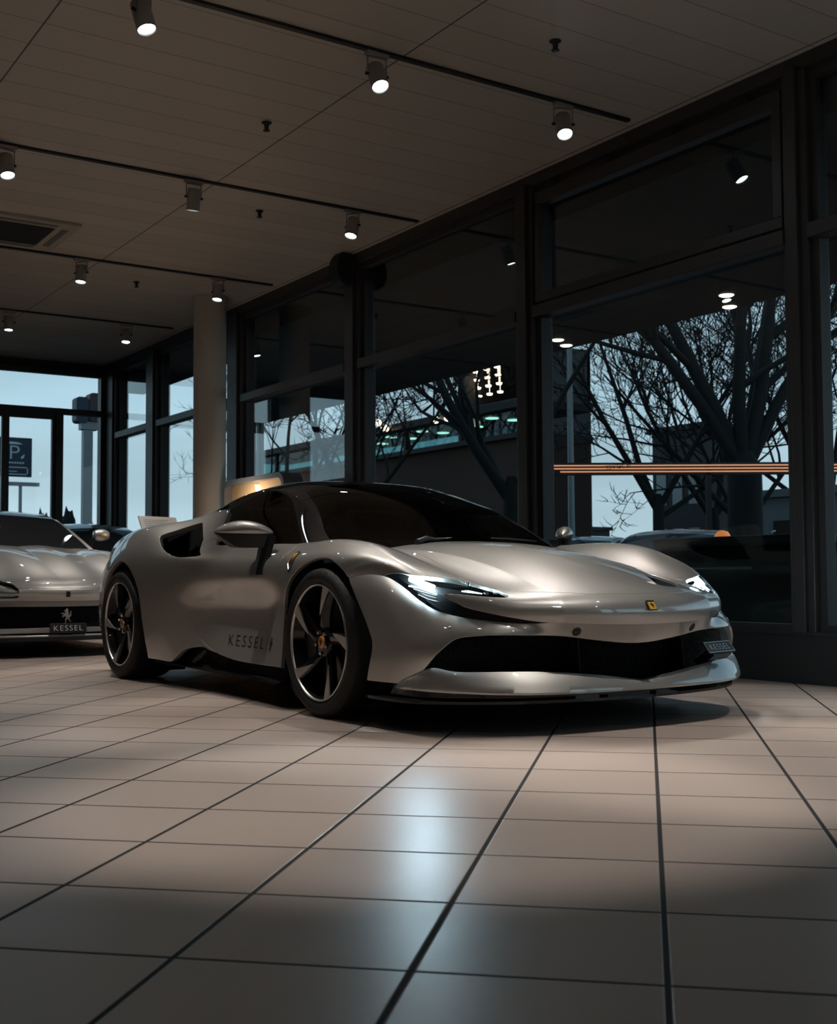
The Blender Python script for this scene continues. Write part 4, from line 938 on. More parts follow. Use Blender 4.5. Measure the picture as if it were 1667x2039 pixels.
# information stand
t = thing('info_stand', 'small white tilted information board standing behind the supercar tail', 'info stand', (-6.1, .62, 0), math.radians(20))
k = MB(); k.lathe([(0, 0), (.16, 0), (.16, .012), (.02, .02), (0, .02)], (0, 0, 0), 'z', 32); k.build('base', RM['black'], t)
k = MB(); k.tube([(0, 0, .02), (0, 0, 1.12)], .012, 10); k.build('pole', RM['black'], t)
k = MB(); k.box(-.005, .005, -.235, .235, -.085, .085, .002); k.xf(Matrix.Translation((.02, 0, 1.145)) @ Matrix.Rotation(math.radians(-25), 4, 'Y')); b_ = k.build('board', noisy(mat('board_white', (.62, .60, .58), .5), 10, .03, .05), t)
k = MB()
for i in range(5): k.box(.0055, .006, -.18, .12 - .03 * (i % 2), .045 - i * .02, .049 - i * .02)
k.xf(Matrix.Translation((.02, 0, 1.145)) @ Matrix.Rotation(math.radians(-25), 4, 'Y')); k.build('printed_line', noisy(mat('print_grey', (.35, .34, .33), .6), 10, .03, .05), b_)
# ------------------------------------------------------------------ second silver sports car and the parked cars
GTA = [
 [(.95,.925,0,.455),(.9,.955,0,.515),(.84,.925,0,.575),(.7,.78,0,.635),(.5,.55,0,.70),(.2,.22,0,.79),(-.1,-.1,0,.86),(-.5,-.5,0,.925),(-1,-1,0,.97),(-2,-2,0,1.0),(-2.8,-2.8,0,1.02),(-3.3,-3.3,0,.98),(-3.6,-3.6,0,.90)],
 [(.95,.90,.25,.457),(.9,.93,.25,.517),(.84,.90,.25,.575),(.7,.755,.25,.637),(.5,.53,.25,.705),(.2,.21,.25,.80),(-.1,-.1,.26,.87),(-.5,-.5,.27,.93),(-1,-1,.3,.97),(-2,-2,.3,1.0),(-2.8,-2.8,.3,1.02),(-3.3,-3.3,.3,.98),(-3.6,-3.57,.3,.90)],
 [(.95,.83,.46,.46),(.9,.855,.46,.52),(.84,.825,.46,.573),(.7,.69,.46,.625),(.5,.48,.46,.685),(.2,.2,.46,.77),(-.1,-.1,.47,.84),(-.5,-.5,.48,.90),(-1,-1,.5,.96),(-2,-2,.5,1.0),(-2.8,-2.8,.5,1.01),(-3.3,-3.3,.5,.97),(-3.6,-3.53,.5,.90)],
 [(.95,.68,.68,.46),(.9,.70,.68,.54),(.84,.68,.68,.61),(.7,.57,.69,.68),(.5,.42,.70,.76),(.2,.19,.72,.84),(-.1,-.1,.73,.88),(-.5,-.5,.76,.90),(-1,-1,.77,.91),(-2,-2,.75,.93),(-2.8,-2.8,.74,1.0),(-3.3,-3.3,.72,.94),(-3.6,-3.46,.70,.87)],
 [(.95,.48,.84,.46),(.9,.49,.845,.53),(.84,.48,.85,.60),(.7,.42,.86,.66),(.5,.33,.88,.72),(.2,.16,.90,.78),(-.1,-.1,.91,.80),(-.5,-.5,.90,.80),(-1,-1,.89,.82),(-2,-2,.90,.86),(-2.8,-2.8,.93,.88),(-3.3,-3.3,.88,.84),(-3.6,-3.38,.84,.80)],
 [(.95,.35,.92,.45),(.9,.35,.925,.50),(.7,.32,.94,.55),(.5,.27,.95,.60),(.2,.14,.965,.65),(-.1,-.1,.97,.66),(-.5,-.5,.95,.64),(-1,-1,.94,.64),(-2,-2,.95,.66),(-2.8,-2.8,.98,.68),(-3.3,-3.28,.90,.62),(-3.6,-3.36,.86,.58)],
 [(.95,.33,.93,.20),(.7,.3,.94,.20),(.2,.14,.96,.20),(-.1,-.1,.96,.20),(-.5,-.5,.95,.20),(-1,-1,.93,.20),(-2,-2,.93,.20),(-2.8,-2.8,.96,.20),(-3.3,-3.22,.88,.22),(-3.6,-3.28,.82,.24)],
]
GTB = cols([
 [(.905,0,.455),(.88,.25,.457),(.81,.46,.46),(.665,.68,.46),(.47,.84,.46),(.34,.92,.45)],
 [(.90,0,.34),(.88,.25,.34),(.82,.46,.34),(.70,.68,.34),(.52,.85,.34),(.38,.935,.34)],
 [(.90,0,.20),(.89,.25,.20),(.85,.46,.20),(.76,.68,.20),(.58,.86,.20),(.42,.945,.20)],
])
GTG = [
 [(-.55,-.50,0,.90),(-.9,-.9,0,1.08),(-1.3,-1.3,0,1.24),(-1.7,-1.7,0,1.325),(-2.1,-2.1,0,1.33),(-2.5,-2.5,0,1.27),(-3.0,-3.0,0,1.12),(-3.4,-3.4,0,.98)],
 [(-.55,-.56,.35,.90),(-.9,-.93,.33,1.07),(-1.3,-1.31,.32,1.225),(-1.7,-1.7,.30,1.31),(-2.1,-2.1,.30,1.315),(-2.5,-2.5,.30,1.25),(-3.0,-3.0,.30,1.10),(-3.4,-3.4,.3,.97)],
 [(-.55,-.74,.78,.90),(-.9,-1.0,.68,1.06),(-1.3,-1.34,.60,1.21),(-1.7,-1.7,.55,1.29),(-2.1,-2.1,.53,1.29),(-2.5,-2.5,.53,1.18),(-3.0,-3.0,.56,1.03),(-3.4,-3.4,.58,.92)],
 [(-.55,-.78,.81,.86),(-.9,-1.0,.79,.88),(-1.3,-1.34,.77,.89),(-1.7,-1.7,.77,.90),(-2.1,-2.1,.76,.90),(-2.5,-2.5,.76,.90),(-3.0,-3.0,.74,.90),(-3.4,-3.4,.7,.88)],
]
GTGLASS = noisy(mat('dark_side_glass', (.004, .004, .005), .5, 0, .35, .02, spec=.05), 5, .2, .03)
def simple_wheel(parent, x, y, r, w, sgn):
    wh = bpy.data.objects.new('wheel', None); C.objects.link(wh); wh.parent = parent; wh.location = (x, y, r); wh.rotation_euler = (0, 0, 0 if sgn < 0 else PI)
    t = MB(); t.lathe([(r * .76, .02), (r * .86, 0), (r * .96, .01), (r, .05), (r, w - .04), (r * .9, w), (r * .76, w)], (0, 0, 0), 'y', 40); t.build('tyre', M['rubber'], wh)
    t = MB(); t.lathe([(r * .76, .02), (r * .74, .01), (r * .72, .03), (r * .70, .10), (0, .12)], (0, 0, 0), 'y', 40); t.build('rim', M['gloss'], wh)
    for k in range(5):
        a = .3 + k * 2 * PI / 5; t = MB(); c, s_ = math.cos(a), math.sin(a)
        P = []
        for rr_, wd in ((.04, .03), (r * .73, .022)):
            for e in (-1, 1): P.append((rr_ * c - e * wd * s_, rr_ * s_ + e * wd * c))
        t.prism([P[0], P[1], P[3], P[2]], .02, .05, 'y'); t.build('spoke', M['alloy'], wh)
def build_gt(name, label, full=True, pm=None, gm=None, group=None):
    pm = pm or M['silver']; gm = gm or GTGLASS
    car = thing(name, label, 'car', group=group)
    A = Surf(GTA, -3.6, .95, .025, .025); B = Surf(GTB, 0, 5, .15, .025); G = Surf(GTG, -3.4, -.55, .03, .03, creases=(2,))
    pa, pb, pg = A.part(), B.part(), G.part()
    for cx in (0., -2.72):
        fc = lambda D, cx=cx: np.maximum(np.hypot(D[:, 0] - cx, D[:, 2] - .35) - .40, .6 - D[:, 1]); pa = pa.split(fc)[1]; pb = pb.split(fc)[1]
    def one(nm, q, m, th=.012):
        return (q + q.mirrored()).welded().build(nm, m, car, th)
    lamp, pa = pa.split(lambda D: poly_sd([(.76, .50), (.70, .58), (.56, .70), (.30, .84), (.12, .90), (.10, .80), (.30, .70), (.5, .60), (.66, .50)], D[:, :2]) if False else np.maximum(poly_sd([(.90, .37), (.86, .50), (.70, .69), (.40, .835), (.20, .885), (.20, .78), (.42, .65), (.64, .52), (.80, .41)], D[:, :2]), .475 - D[:, 2]))
    hood, pa = pa.split(lambda D: np.maximum(np.maximum(D[:, 1] - (.60 + .06 * np.clip(-D[:, 0], 0, 1)), .56 - D[:, 2]), -.62 - D[:, 0]), .006)
    door, pa = pa.split(lambda D: np.maximum(np.maximum(np.abs(D[:, 0] + 1.35) - .62, .26 - D[:, 2]), .7 - D[:, 1]), .006)
    one('body_shell', pa, pm); one('hood', hood, pm)
    for q in (door.mirrored(), door): q.build('door', pm, car, .012)
    for q in (lamp.mirrored(), lamp):
        q.offset(-.03).build('headlight', M['alloy'], car, 0); q.offset(-.002).build('headlight_lens', M['lens'], car, 0)
    gr, bump = pb.split(lambda D: poly_sd([(-.1, .41), (.50, .415), (.60, .40), (.66, .36), (.66, .25), (.58, .235), (-.1, .24)], D[:, [1, 2]]))
    one('front_bumper', bump, pm, .03); one('grille', gr.offset(-.05), M['mesh'], 0)
    ws, g = pg.split(lambda D: np.maximum(D[:, 7] - 1.9, -1.38 - D[:, 6]), .006)
    bk, g = g.split(lambda D: np.maximum(D[:, 7] - 1.7, D[:, 6] + 2.55), .006)
    sw, g = g.split(lambda D: np.maximum(np.maximum(2.1 - D[:, 7], .895 - D[:, 2]), np.abs(D[:, 6] + 1.75) - 1.15), .006)
    one('windscreen', ws, gm, .004); one('rear_window', bk, gm, .004)
    for q in (sw.mirrored(), sw): q.build('side_window', gm, car, .004)
    one('roof', g, pm)
    k = MB(); k.box(-3.1, .55, -.58, .58, .14, .62); k.box(-2.35, -.42, -.86, .86, .14, .62); k.box(-3.3, -.9, -.60, .60, .6, .86); k.build('chassis', M['void'], car)
    k = MB(); k.prism([(.55, .88), (.70, .82), (.86, .62), (.955, .35), (.97, 0), (.955, -.35), (.86, -.62), (.70, -.82), (.55, -.88)], .135, .165, 'z'); k.build('front_lip', M['satin'], car)
    k = MB()
    P = [(.53, .90, .20), (.70, .80, .185), (.86, .60, .175), (.93, .35, .172), (.945, 0, .172), (.93, -.35, .172), (.86, -.60, .175), (.70, -.80, .185), (.53, -.90, .20)]
    k.tube(P, .013, 8); k.build('lip_trim', pm, car)
    for sg in (-1, 1):
        simple_wheel(car, 0, sg * .965, .35, .25, sg); simple_wheel(car, -2.72, sg * .975, .355, .29, sg)
        root = bpy.data.objects.new('wing_mirror', None); C.objects.link(root); root.parent = car
        k = MB(); V = []; n, m_ = 10, 14
        for i in range(n + 1):
            u = i / n; q = math.sin(PI * (.12 + .80 * u)) ** .5; c = Vector((-.98 - .05 * u, sg * (.84 + .17 * u), 1.065))
            for j in range(m_): a = 2 * PI * j / m_; V.append((c.x + .06 * q * math.cos(a), c.y, c.z + .062 * q * math.sin(a)))
        k.add(V, [(i * m_ + j, i * m_ + (j + 1) % m_, (i + 1) * m_ + (j + 1) % m_, (i + 1) * m_ + j) for i in range(n) for j in range(m_)] + [tuple(range(m_)), tuple(range(n * m_, (n + 1) * m_))], True)
        k.build('mirror_cap', pm, root); k = MB(); k.tube([(-.96, sg * .77, .90), (-.98, sg * .84, 1.03)], .018, 8); k.build('mirror_stalk', M['gloss'], root)
        k = MB(); k.lathe([(0, 0), (.055, 0), (.06, .03)], (0, 0, 0), 'x', 20); o = k.build('tail_lamp', M['red'], car); o.location = (-3.56, sg * .55, .72)
    E_ = A.P[0]; V = [tuple(p) for p in E_] + [(p[0], -p[1], p[2]) for p in E_]; n = len(E_)
    k = MB(); k.add(V, [(i, i + 1, n + i + 1, n + i) for i in range(n - 1)]); k.build('rear_panel', pm, car)
    if full:
        p = MB(); p.box(-.004, .004, -.15, .15, -.04, .04, .003); po = p.build('front_plate', M['satin'], car); po.location = (.962, 0, .235); po.rotation_euler = (0, math.radians(-8), 0); po['label'] = 'black dealer plate with white lettering'
        flat_text('plate_lettering', 'KESSEL', .042, .235, M['white'], Matrix.Translation((.0048, -.118, -.02)) @ Matrix(((0, 0, 1, 0), (1, 0, 0, 0), (0, 1, 0, 0), (0, 0, 0, 1))), po, 1.2)
        p = MB(); p.box(-.14, -.004, -.05, .05, -.02, .02); p.build('plate_bracket', M['satin'], po)
        p = MB(); p.prism([(-(x - .48) * .105, .335 + (z - .5) * .125) for x, z in HORSE], .905, .912, 'x'); p.build('horse_emblem', M['alloy'], car)
        p = MB(); p.box(.945, .955, -.018, .018, .487, .535, .003); p.build('nose_badge', M['letter'], car)
        p = MB(); p.lathe([(0, 0), (.03, 0), (.035, .02)], (0, 0, 0), 'x', 16); 
    return car
gt = build_gt('sports_car', 'silver sports car at the left edge, its black grille with chrome horse facing us')
gt.location = (-5.86, -.60, 0)
gt2 = copytree(gt); gt2.location = (-8.65, 1.25, 0); gt2.scale = (.9, .86, 1.); gt2['label'] = 'sports car mostly hidden behind the silver one at the left, only mirror and windows showing'
gt2.name = 'sports_car'
# ------------------------------------------------------------------ outside
OM = dict(asphalt=noisy(mat('asphalt', (.035, .037, .04), .8), 2, .2, .1), soffit=noisy(mat('canopy_soffit', (.035, .035, .037), .7), 2, .1, .05),
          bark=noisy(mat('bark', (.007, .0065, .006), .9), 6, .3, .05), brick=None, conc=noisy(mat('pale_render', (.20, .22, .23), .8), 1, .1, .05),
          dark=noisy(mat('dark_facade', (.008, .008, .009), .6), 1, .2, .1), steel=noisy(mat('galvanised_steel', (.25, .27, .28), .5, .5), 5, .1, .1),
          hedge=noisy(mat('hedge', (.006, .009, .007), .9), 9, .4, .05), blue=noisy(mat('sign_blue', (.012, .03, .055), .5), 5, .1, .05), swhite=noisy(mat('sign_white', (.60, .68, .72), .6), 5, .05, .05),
          warm=mat('warm_lamp', (1, .8, .6), .4, emit=(1, .78, .55), estr=6), counter_glow=mat('reflected_amber', (1, .4, .15), .4, emit=(1, .42, .22), estr=.8), amber=mat('amber_lamp', (1, .4, .1), .4, emit=(1, .28, .06), estr=.7))
bm_ = mat('brown_brick', (.055, .030, .021), .85); noisy(bm_, 4, .3, .05); OM['brick'] = bm_
g = MB(); g.box(-90, 40, 2.45, 90, -.2, -.08); g.box(-90, -12.5, -60, 2.45, -.2, -.08); o = g.build('ground', OM['asphalt']); struct(o)
g = MB(); g.prism([(8.2, 2.46), (8.2, 6.08), (-16.7, 6.08), (-9.6, 2.95), (-12.8, 2.95), (-12.8, 2.46)], 3.45, 3.95, 'z'); o = g.build('canopy_roof', OM['soffit']); tag(o, 'dark flat canopy roof outside above the big windows', 'canopy')
for i, x in enumerate((-14.6, -10.75)):
    g = MB(); g.lathe([(.07, 0), (.07, 3.56)], (0, 0, 0), 'z', 20); o = g.build('canopy_post', OM['steel']); o.location = (x, 5.8, -.1); tag(o, 'round steel post carrying the outdoor canopy, ' + ('farther' if i == 0 else 'nearer') + ' one', 'post')
for i, (x, y) in enumerate(((-6.11, 5.61), (-6.32, 5.92), (-3.43, 5.57), (-3.78, 6.0))):
    g = MB(); g.lathe([(0, -.012), (.055, -.012), (.07, -.006), (.075, 0)], (0, 0, 0), 'z', 24); t = g.build('reflected_spot', OM['warm']); t.location = (x, y, 3.45)  # disc on the soffit standing in for a ceiling spot mirrored in the glass
    tag(t, 'round glowing disc standing in for a reflected ceiling spot, ' + ('left pair, upper', 'left pair, lower', 'right pair, upper', 'right pair, lower')[i], 'reflection disc', 'reflected ceiling spots')
# building with brown wall seen through the middle windows
t = thing('office_building', 'long low brown building across the yard with added lamps inside standing for reflected lights', 'building', (0, 0, -.1))
g = MB(); g.box(-33.5, -17.2, 14, 15.9, 0, 4.0); g.build('brick_wall', OM['brick'], t)
g = MB(); g.box(-33.5, -17.2, 13.8, 16, 4.0, 4.12); g.box(-33.5, -17.2, 13.8, 16, 4.72, 4.9); g.build('floor_slab', OM['dark'], t)
wt = thin_glass('office_glass', (.35, .60, .62), .06)
for i in range(6):
    x0 = -17.4 - (i + 1) * 2.6; g = MB(); g.box(x0, x0 + .12, 13.95, 14.1, 4.12, 4.72); g.build('window_post', OM['dark'], t)
    g = MB(); g.box(x0 + .12, x0 + 2.6, 14.0, 14.02, 4.12, 4.72); g.build('window_pane', wt, t)
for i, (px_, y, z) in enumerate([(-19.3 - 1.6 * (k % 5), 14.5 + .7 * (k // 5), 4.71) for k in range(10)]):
    g = MB(); g.lathe([(0, -.02), (.17, -.02), (.17, 0)], (px_, y, z), 'z', 16); g.build('reflection_lamp', OM['warm'], t)  # lamps added in place of a light cluster mirrored in the panes
for i, (x, z) in enumerate(((-20.65, 4.66), (-20.1, 4.64), (-19.7, 4.52), (-23.5, 4.9), (-23.1, 4.7))):
    g = MB(); g.lathe([(0, -.10), (.07, -.07), (.10, 0), (.07, .07), (0, .10)], (x, 13.7, z + .1), 'z', 14); g.tube([(x, 13.7, z + .1), (x, 13.85, 4.8)], .015, 5); g.build('wall_lamp', OM['warm'], t)
def block(name, label, x0, x1, y0, y1, z1, m, wins=(), wm=None, cat='building'):
    t = thing(name, label, cat, ((x0 + x1) / 2, y0, -.1)); g = MB(); w2 = (x1 - x0) / 2
    g.box(-w2, w2, 0, y1 - y0, 0, z1); g.box(-w2 - .15, w2 + .15, -.15, y1 - y0 + .1, z1, z1 + .18); g.build('wall', m, t)
    for a, b, c, d in wins: g = MB(); g.box(a, b, -.03, .02, c, d); g.build('window', wm or OM['dark'], t)
    return t
t = block('added_lamp_tower', 'added distant tower whose lamps stand in for lights reflected in the window', -42.6, -37.6, 30, 34, 8.6, OM['dark'], [(-2 + i * 1.1, -1.3 + i * 1.1, 2 + 2.4 * j, 3.2 + 2.4 * j) for i in range(4) for j in range(2)])  # made-up tower carrying lamps in place of lights mirrored by the panes
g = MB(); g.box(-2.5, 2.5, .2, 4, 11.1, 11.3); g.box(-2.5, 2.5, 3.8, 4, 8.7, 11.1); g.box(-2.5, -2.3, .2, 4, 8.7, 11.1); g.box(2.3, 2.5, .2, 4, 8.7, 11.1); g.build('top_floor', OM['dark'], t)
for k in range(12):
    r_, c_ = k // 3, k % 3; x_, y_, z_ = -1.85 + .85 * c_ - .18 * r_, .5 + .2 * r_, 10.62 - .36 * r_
    g = MB(); g.lathe([(0, -.07), (.12, -.06), (.15, .02), (0, .04)], (x_, y_, z_), 'z', 14); g.tube([(x_, y_, z_), (x_, y_, 11.1)], .008, 5); g.build('reflected_lamp_dot', OM['warm'], t)
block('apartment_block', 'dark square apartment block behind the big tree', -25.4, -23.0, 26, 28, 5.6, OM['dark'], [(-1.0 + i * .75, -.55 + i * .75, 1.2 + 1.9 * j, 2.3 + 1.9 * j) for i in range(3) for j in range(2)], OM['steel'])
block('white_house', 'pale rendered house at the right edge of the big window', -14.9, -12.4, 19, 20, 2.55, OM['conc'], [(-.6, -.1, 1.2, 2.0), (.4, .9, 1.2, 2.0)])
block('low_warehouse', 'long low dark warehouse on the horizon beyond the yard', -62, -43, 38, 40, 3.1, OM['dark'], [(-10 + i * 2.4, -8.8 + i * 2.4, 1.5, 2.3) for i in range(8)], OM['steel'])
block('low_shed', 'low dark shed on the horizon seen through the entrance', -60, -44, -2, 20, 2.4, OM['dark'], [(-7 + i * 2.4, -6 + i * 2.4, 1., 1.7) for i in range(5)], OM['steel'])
for i in range(7):
    random.seed(i); g = MB(); bmx = bmesh.new(); bmesh.ops.create_icosphere(bmx, subdivisions=3, radius=1)
    for v in bmx.verts: v.co *= 1 + .16 * math.sin(v.co.x * 9 + i) * math.sin(v.co.y * 8) + random.uniform(-.05, .05)
    g.add([v.co for v in bmx.verts], [[v.index for v in f.verts] for f in bmx.faces]); bmx.free()
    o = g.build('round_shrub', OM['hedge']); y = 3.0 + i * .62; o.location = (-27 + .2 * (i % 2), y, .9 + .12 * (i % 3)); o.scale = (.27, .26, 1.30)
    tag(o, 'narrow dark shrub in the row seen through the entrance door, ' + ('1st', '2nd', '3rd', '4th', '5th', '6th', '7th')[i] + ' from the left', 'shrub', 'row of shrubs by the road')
# added glowing bars outside, standing in for a lit counter reflected in the glass
t = thing('reflection_band', 'orange glowing bars outside standing in for a lit counter reflected in the window', 'reflection stand-in', (-9.62, 9.42, 2.33), math.radians(57.5))
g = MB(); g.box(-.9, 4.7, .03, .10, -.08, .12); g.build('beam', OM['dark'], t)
for k in range(3): g = MB(); g.tube([(-.85 + .1 * k, 0, .07 - .05 * k), (4.65, 0, .07 - .05 * k)], .011, 6); g.build('reflection_bar', OM['counter_glow'], t)
for x in (1.75, 4.5): g = MB(); g.box(x - .04, x + .04, .03, .11, -2.43, .12); g.build('post', OM['dark'], t)
# street lamps and signs
def lamp(label, x, y, h, r=.07):
    t = thing('street_lamp', label, 'street lamp', (x, y, -.1)); g = MB(); g.tube([(0, 0, 0), (0, 0, h * .5), (0, 0, h)], [r, r * .8, r * .6], 12); g.build('pole', OM['steel'], t)
    g = MB(); g.tube([(0, 0, h - .05), (.35, -.3, h + .12), (.7, -.6, h + .12)], .03, 8); g.build('arm', OM['steel'], t)
    g = MB(); g.box(.6, 1.2, -.78, -.58, h + .05, h + .14, .02); g.build('lamp_head', OM['steel'], t)
lamp('thin grey street lamp pole standing left of the big tree', -12.2, 11, 6.8)
t = thing('street_lamp', 'tiny far lamp post on the horizon below the parking sign', 'street lamp', (-45, 9.7, -.1)); g = MB(); g.tube([(0, 0, 0), (0, 0, 4.6)], .07, 8); g.build('pole', OM['steel'], t); g = MB(); g.box(-.1, .1, -.75, .75, 4.5, 4.65); g.build('lamp_head', OM['steel'], t)
t = thing('parking_sign', 'dark blue parking sign with white letter P outside the entrance door', 'sign', (-20, 2.83, 0)); 
g = MB(); g.box(-.03, .03, -.42, .42, 2.70, 3.50, .01); b_ = g.build('sign_panel', OM['blue'], t)
g = MB(); g.tube([(-.06, -.25, -.1), (-.06, -.25, 3.4)], .035, 10); g.build('pole', OM['steel'], t)
XM = lambda x, y, z: Matrix.Translation((x, y, z)) @ Matrix(((0, 0, 1, 0), (1, 0, 0, 0), (0, 1, 0, 0), (0, 0, 0, 1)))
flat_text('letter_p', 'P', .27, .19, OM['swhite'], XM(.032, -.02, 3.06), b_)
g = MB(); g.prism([(.02 + .2 * math.cos(a) * 1., 3.36 + .05 * math.sin(a)) for a in np.linspace(0, PI, 12)], .031, .034, 'x'); g.prism([(.19, 3.10), (.24, 3.14), (.27, 3.17), (.26, 3.10), (.21, 3.06)], .031, .034, 'x'); g.build('pictogram', OM['swhite'], b_)
g = MB()
for i in range(7): g.box(.031, .034, -.09 + i * .052, -.055 + i * .052, 2.965, 3.0)
g.build('small_print', OM['swhite'], b_)
g = MB(); g.box(.031, .034, -.36, .34, 2.88, 2.90); g.box(.031, .034, -.36, .34, 2.74, 2.76); g.box(.031, .034, .32, .34, 2.74, 2.90); g.box(.031, .034, -.2, .12, 2.80, 2.815); g.build('sign_frame', OM['swhite'], b_)
t = thing('advertising_pylon', 'tall grey advertising pylon carrying two dark rounded sign boxes', 'pylon', (-20, 4.4, -.1))
g = MB(); g.box(-.08, .08, -.10, .10, 0, 3.9, .01); g.build('post', OM['steel'], t)
for a, b, c, d, mm in ((-.28, -.02, 3.98, 4.52, OM['blue']), (.0, .32, 4.02, 4.62, noisy(mat('sign_maroon', (.05, .03, .035), .5), 5, .1, .05))):
    g = MB(); g.prism([(y_ + (a + b) / 2, z_ + (c + d) / 2) for y_, z_ in rr(-(b - a) / 2, (b - a) / 2, -(d - c) / 2, (d - c) / 2, .07)], -.15, .15, 'x'); g.build('sign_box', mm, t)
g = MB(); g.box(-.1, .1, -.16, .20, 3.84, 4.02, .01); g.build('collar', OM['steel'], t)
# dark container with amber lamp close to the glass
t = thing('storage_container', 'black waist high container outside the window right of the parked cars', 'container', (-2.75, 5.1, -.1), math.radians(0))
g = MB(); g.box(-.85, .95, -.35, .5, .06, 1.0, .03); g.build('body', M['void'], t); g = MB(); g.box(-.9, 1.0, -.4, .55, 1.0, 1.09, .02); g.build('lid', OM['dark'], t)
g = MB(); g.lathe([(0, .075), (.05, .06), (.07, .03), (.075, 0)], (-.36, 0, 1.09), 'z', 16); g.build('amber_lamp', OM['amber'], t)
g = MB(); g.tube([(-.5, -.37, .8), (-.5, -.43, .8), (.3, -.43, .8), (.3, -.37, .8)], .012, 8); g.build('handle', OM['steel'], t)
# parked cars under the canopy edge
for (x, y, a, lab) in ((-5.75, 6.5, -62, 'parked silver car outside, the one nearer the black container'), (-8.55, 7.3, -62, 'parked silver car outside, the one farther left')):
    o = copytree(gt); o.name = 'parked_car'; o.location = (x, y, -.08); o.rotation_euler = (0, 0, math.radians(a)); o['label'] = lab; o['group'] = 'cars parked outside'

# ------------------------------------------------------------------ bare trees
def tree(label, x, y, h, trunk_r, limbs, seed, spread=.55, fork=.28, lean=(0, 0), dens=3):
    rnd = random.Random(seed); t = thing('bare_tree', label, 'tree', (x, y, -.1)); tb = MB(); br = MB()
    fz = h * fork
    tb.tube([(0, 0, 0), (lean[0] * .3, lean[1] * .3, fz * .5), (lean[0], lean[1], fz), (lean[0] * 1.2, lean[1] * 1.2, fz * 1.12)], [trunk_r * 1.25, trunk_r, trunk_r * .95, trunk_r * .5], 12)
    def grow(p, d, L, r, lev):
        n = 5 if lev < 2 else 4; pts = [p.copy()]; q = p.copy(); dd = d.copy()
        for i in range(n):
            dd = (dd + Vector((rnd.uniform(-1, 1), rnd.uniform(-1, 1), rnd.uniform(-.5, .9))) * (.13 + .07 * lev)).normalized(); q = q + dd * L / n; pts.append(q.copy())
        rad = [r * (1 - .75 * i / n) for i in range(n + 1)]
        (tb if lev == 0 else br).tube(pts, rad, 8 if lev == 0 else 4 if lev > 1 else 6, cap=False)
        if lev >= 4: return
        kids = (dens + 4, dens + 2, dens + 1, dens)[min(lev, 3)]
        for k in range(kids):
            f = rnd.uniform(.25, 1.) if lev else rnd.uniform(.2, 1.); i = min(n - 1, int(f * n)); base = pts[i].lerp(pts[i + 1], f * n - i if f * n - i < 1 else 1)
            side = dd.orthogonal().normalized(); side.rotate(Matrix.Rotation(rnd.uniform(0, 2 * PI), 3, dd))
            nd = (dd * .75 + side * rnd.uniform(.5, 1.1) + Vector((0, 0, .12))).normalized()
            grow(base, nd, L * rnd.uniform(.38, .6), max(.010, rad[i] * .55), lev + 1)
    top = Vector((lean[0], lean[1], fz))
    for dx, dy, dz, rr_ in limbs: grow(top - Vector((0, 0, rnd.uniform(0, .3))), Vector((dx, dy, dz)).normalized(), h * .72 * dz ** .1, trunk_r * rr_, 0)
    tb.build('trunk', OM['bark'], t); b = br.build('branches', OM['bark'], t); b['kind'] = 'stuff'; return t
# limb directions are given in the plane facing the window: (.549,.836) is sideways
S = (.549, .836)
lim = lambda s_, z, q=0.: (S[0] * s_ - q * S[1], S[1] * s_ + q * S[0], z)
tree('big bare tree with a fan of thick limbs filling the right of the window', -9.1, 12.2, 9.0, .30, [(*lim(-.62, 1.), .42), (*lim(-.36, 1., .1), .5), (*lim(-.05, 1., -.1), .45), (*lim(.12, 1., .2), .45), (*lim(.30, 1.), .5), (*lim(.62, 1., .1), .4)], 3, dens=3)
tree('bare tree with drooping fine branches left of the big tree', -14.2, 15.2, 8.0, .13, [(*lim(-.7, 1.), .6), (*lim(-.2, 1., .3), .6), (*lim(.5, .8), .6), (*lim(.9, .6, .2), .5)], 11, dens=3)
tree('bare tree with a thick leaning limb by the window post', -12.2, 9.6, 7.5, .16, [(*lim(-.9, 1.), .7), (*lim(-.3, 1., .3), .5), (*lim(.5, 1.), .4)], 5, fork=.30, dens=3)
tree('bare tree standing before the brown building', -21.5, 11.6, 7, .15, [(*lim(-.5, 1.), .6), (*lim(.1, 1.), .6), (*lim(.6, .8), .5)], 17, dens=3)
tree('slim bare tree before the brown building, farther left', -25.5, 11.8, 7, .14, [(*lim(-.5, 1.), .6), (*lim(.1, 1.), .6), (*lim(.6, .8), .5)], 23, dens=3)
tree('bare tree far behind the street lamp pole', -17.5, 20.5, 8, .15, [(*lim(-.6, 1.), .6), (*lim(.1, 1.), .6), (*lim(.7, .8), .5), (*lim(-.2, 1., .4), .5)], 41, dens=3)
tree('bare tree with a low crown between pole and big tree', -13.4, 17.0, 6.5, .13, [(*lim(-.8, .8), .6), (*lim(0, 1.), .6), (*lim(.7, .8), .5), (*lim(-.3, .8, .4), .5)], 43, dens=3)
tree('young bare tree behind the big tree', -13.5, 20., 8, .14, [(*lim(-.5, 1.), .6), (*lim(.1, 1.), .6), (*lim(.6, .8), .5), (*lim(-.9, .7), .5)], 29, dens=3)
build_car()
cam = bpy.data.cameras.new('camera'); co = bpy.data.objects.new('camera', cam); C.objects.link(co)
_y, _p, _r = 2.56050793, .0531148875, -.0051290294
_d = Vector((math.cos(_p) * math.cos(_y), math.cos(_p) * math.sin(_y), math.sin(_p)))
_rt = Vector((math.sin(_y), -math.cos(_y), 0)); _up = _rt.cross(_d)
_c, _s = math.cos(_r), math.sin(_r)
R_ = _rt * _c + _up * _s; U_ = -_rt * _s + _up * _c
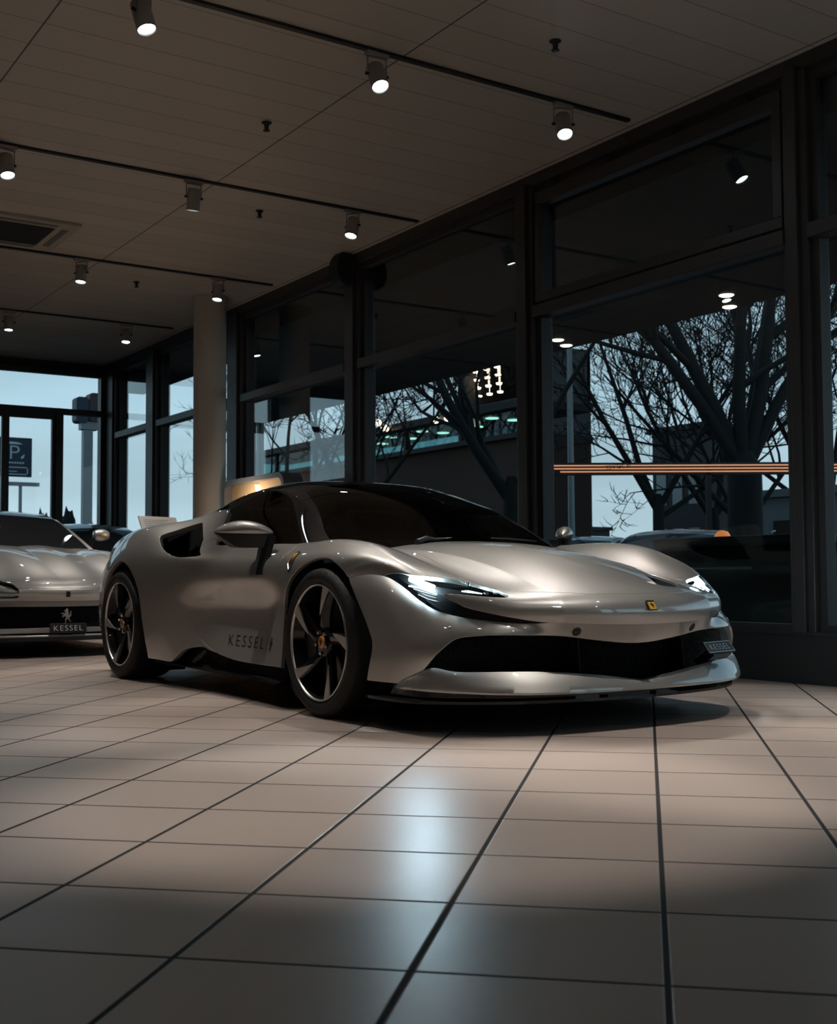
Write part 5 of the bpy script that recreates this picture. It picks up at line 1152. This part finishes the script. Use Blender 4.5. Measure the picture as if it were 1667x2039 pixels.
co.matrix_world = Matrix(((R_.x, U_.x, -_d.x, 4.87049958), (R_.y, U_.y, -_d.y, -3.6032683), (R_.z, U_.z, -_d.z, .64421011), (0, 0, 0, 1)))
cam.sensor_fit = 'VERTICAL'; cam.sensor_height = 36.; cam.lens = 2394.97857 / 2039 * 36.
cam.clip_end = 500; cam.clip_start = .05
bpy.context.scene.camera = co
w = bpy.data.worlds.new('dusk_sky'); bpy.context.scene.world = w; w.use_nodes = True; nt = w.node_tree; N = nt.nodes; L = nt.links; bg = N['Background']
tc = N.new('ShaderNodeTexCoord'); sp = N.new('ShaderNodeSeparateXYZ'); L.new(tc.outputs['Generated'], sp.inputs[0])
cr = N.new('ShaderNodeValToRGB'); L.new(sp.outputs['Z'], cr.inputs[0])
e = cr.color_ramp.elements; e[0].position = 0.; e[0].color = (.66, .80, .85, 1); e[1].position = .55; e[1].color = (.20, .35, .48, 1)
q = e.new(.16); q.color = (.50, .68, .77, 1)
no = N.new('ShaderNodeTexNoise'); no.inputs['Scale'].default_value = 2.2; no.inputs['Detail'].default_value = 6; mp = N.new('ShaderNodeMapping'); mp.inputs['Scale'].default_value = (1, 1, 4)
L.new(tc.outputs['Generated'], mp.inputs[0]); L.new(mp.outputs[0], no.inputs['Vector'])
mr = N.new('ShaderNodeMapRange'); L.new(no.outputs['Fac'], mr.inputs['Value']); mr.inputs['From Min'].default_value = .35; mr.inputs['From Max'].default_value = .7; mr.inputs['To Min'].default_value = .75; mr.inputs['To Max'].default_value = 1.15
mx = N.new('ShaderNodeVectorMath'); mx.operation = 'SCALE'; L.new(cr.outputs[0], mx.inputs[0]); L.new(mr.outputs[0], mx.inputs['Scale'])
L.new(mx.outputs[0], bg.inputs[0]); bg.inputs[1].default_value = 1.25
sc = bpy.context.scene
sc.view_settings.view_transform = 'Standard'; sc.view_settings.look = 'None'; sc.view_settings.gamma = 1; sc.view_settings.use_curve_mapping = False; sc.view_settings.exposure = 0.
sc.cycles.max_bounces = 10; sc.cycles.transparent_max_bounces = 16; sc.cycles.glossy_bounces = 5; sc.cycles.diffuse_bounces = 4
sc.cycles.sample_clamp_indirect = 4; sc.cycles.use_denoising = True; sc.cycles.caustics_reflective = False; sc.cycles.caustics_refractive = False
cam.dof.use_dof = True; cam.dof.focus_distance = 5.3; cam.dof.aperture_fstop = cam.lens / 1000 / .006
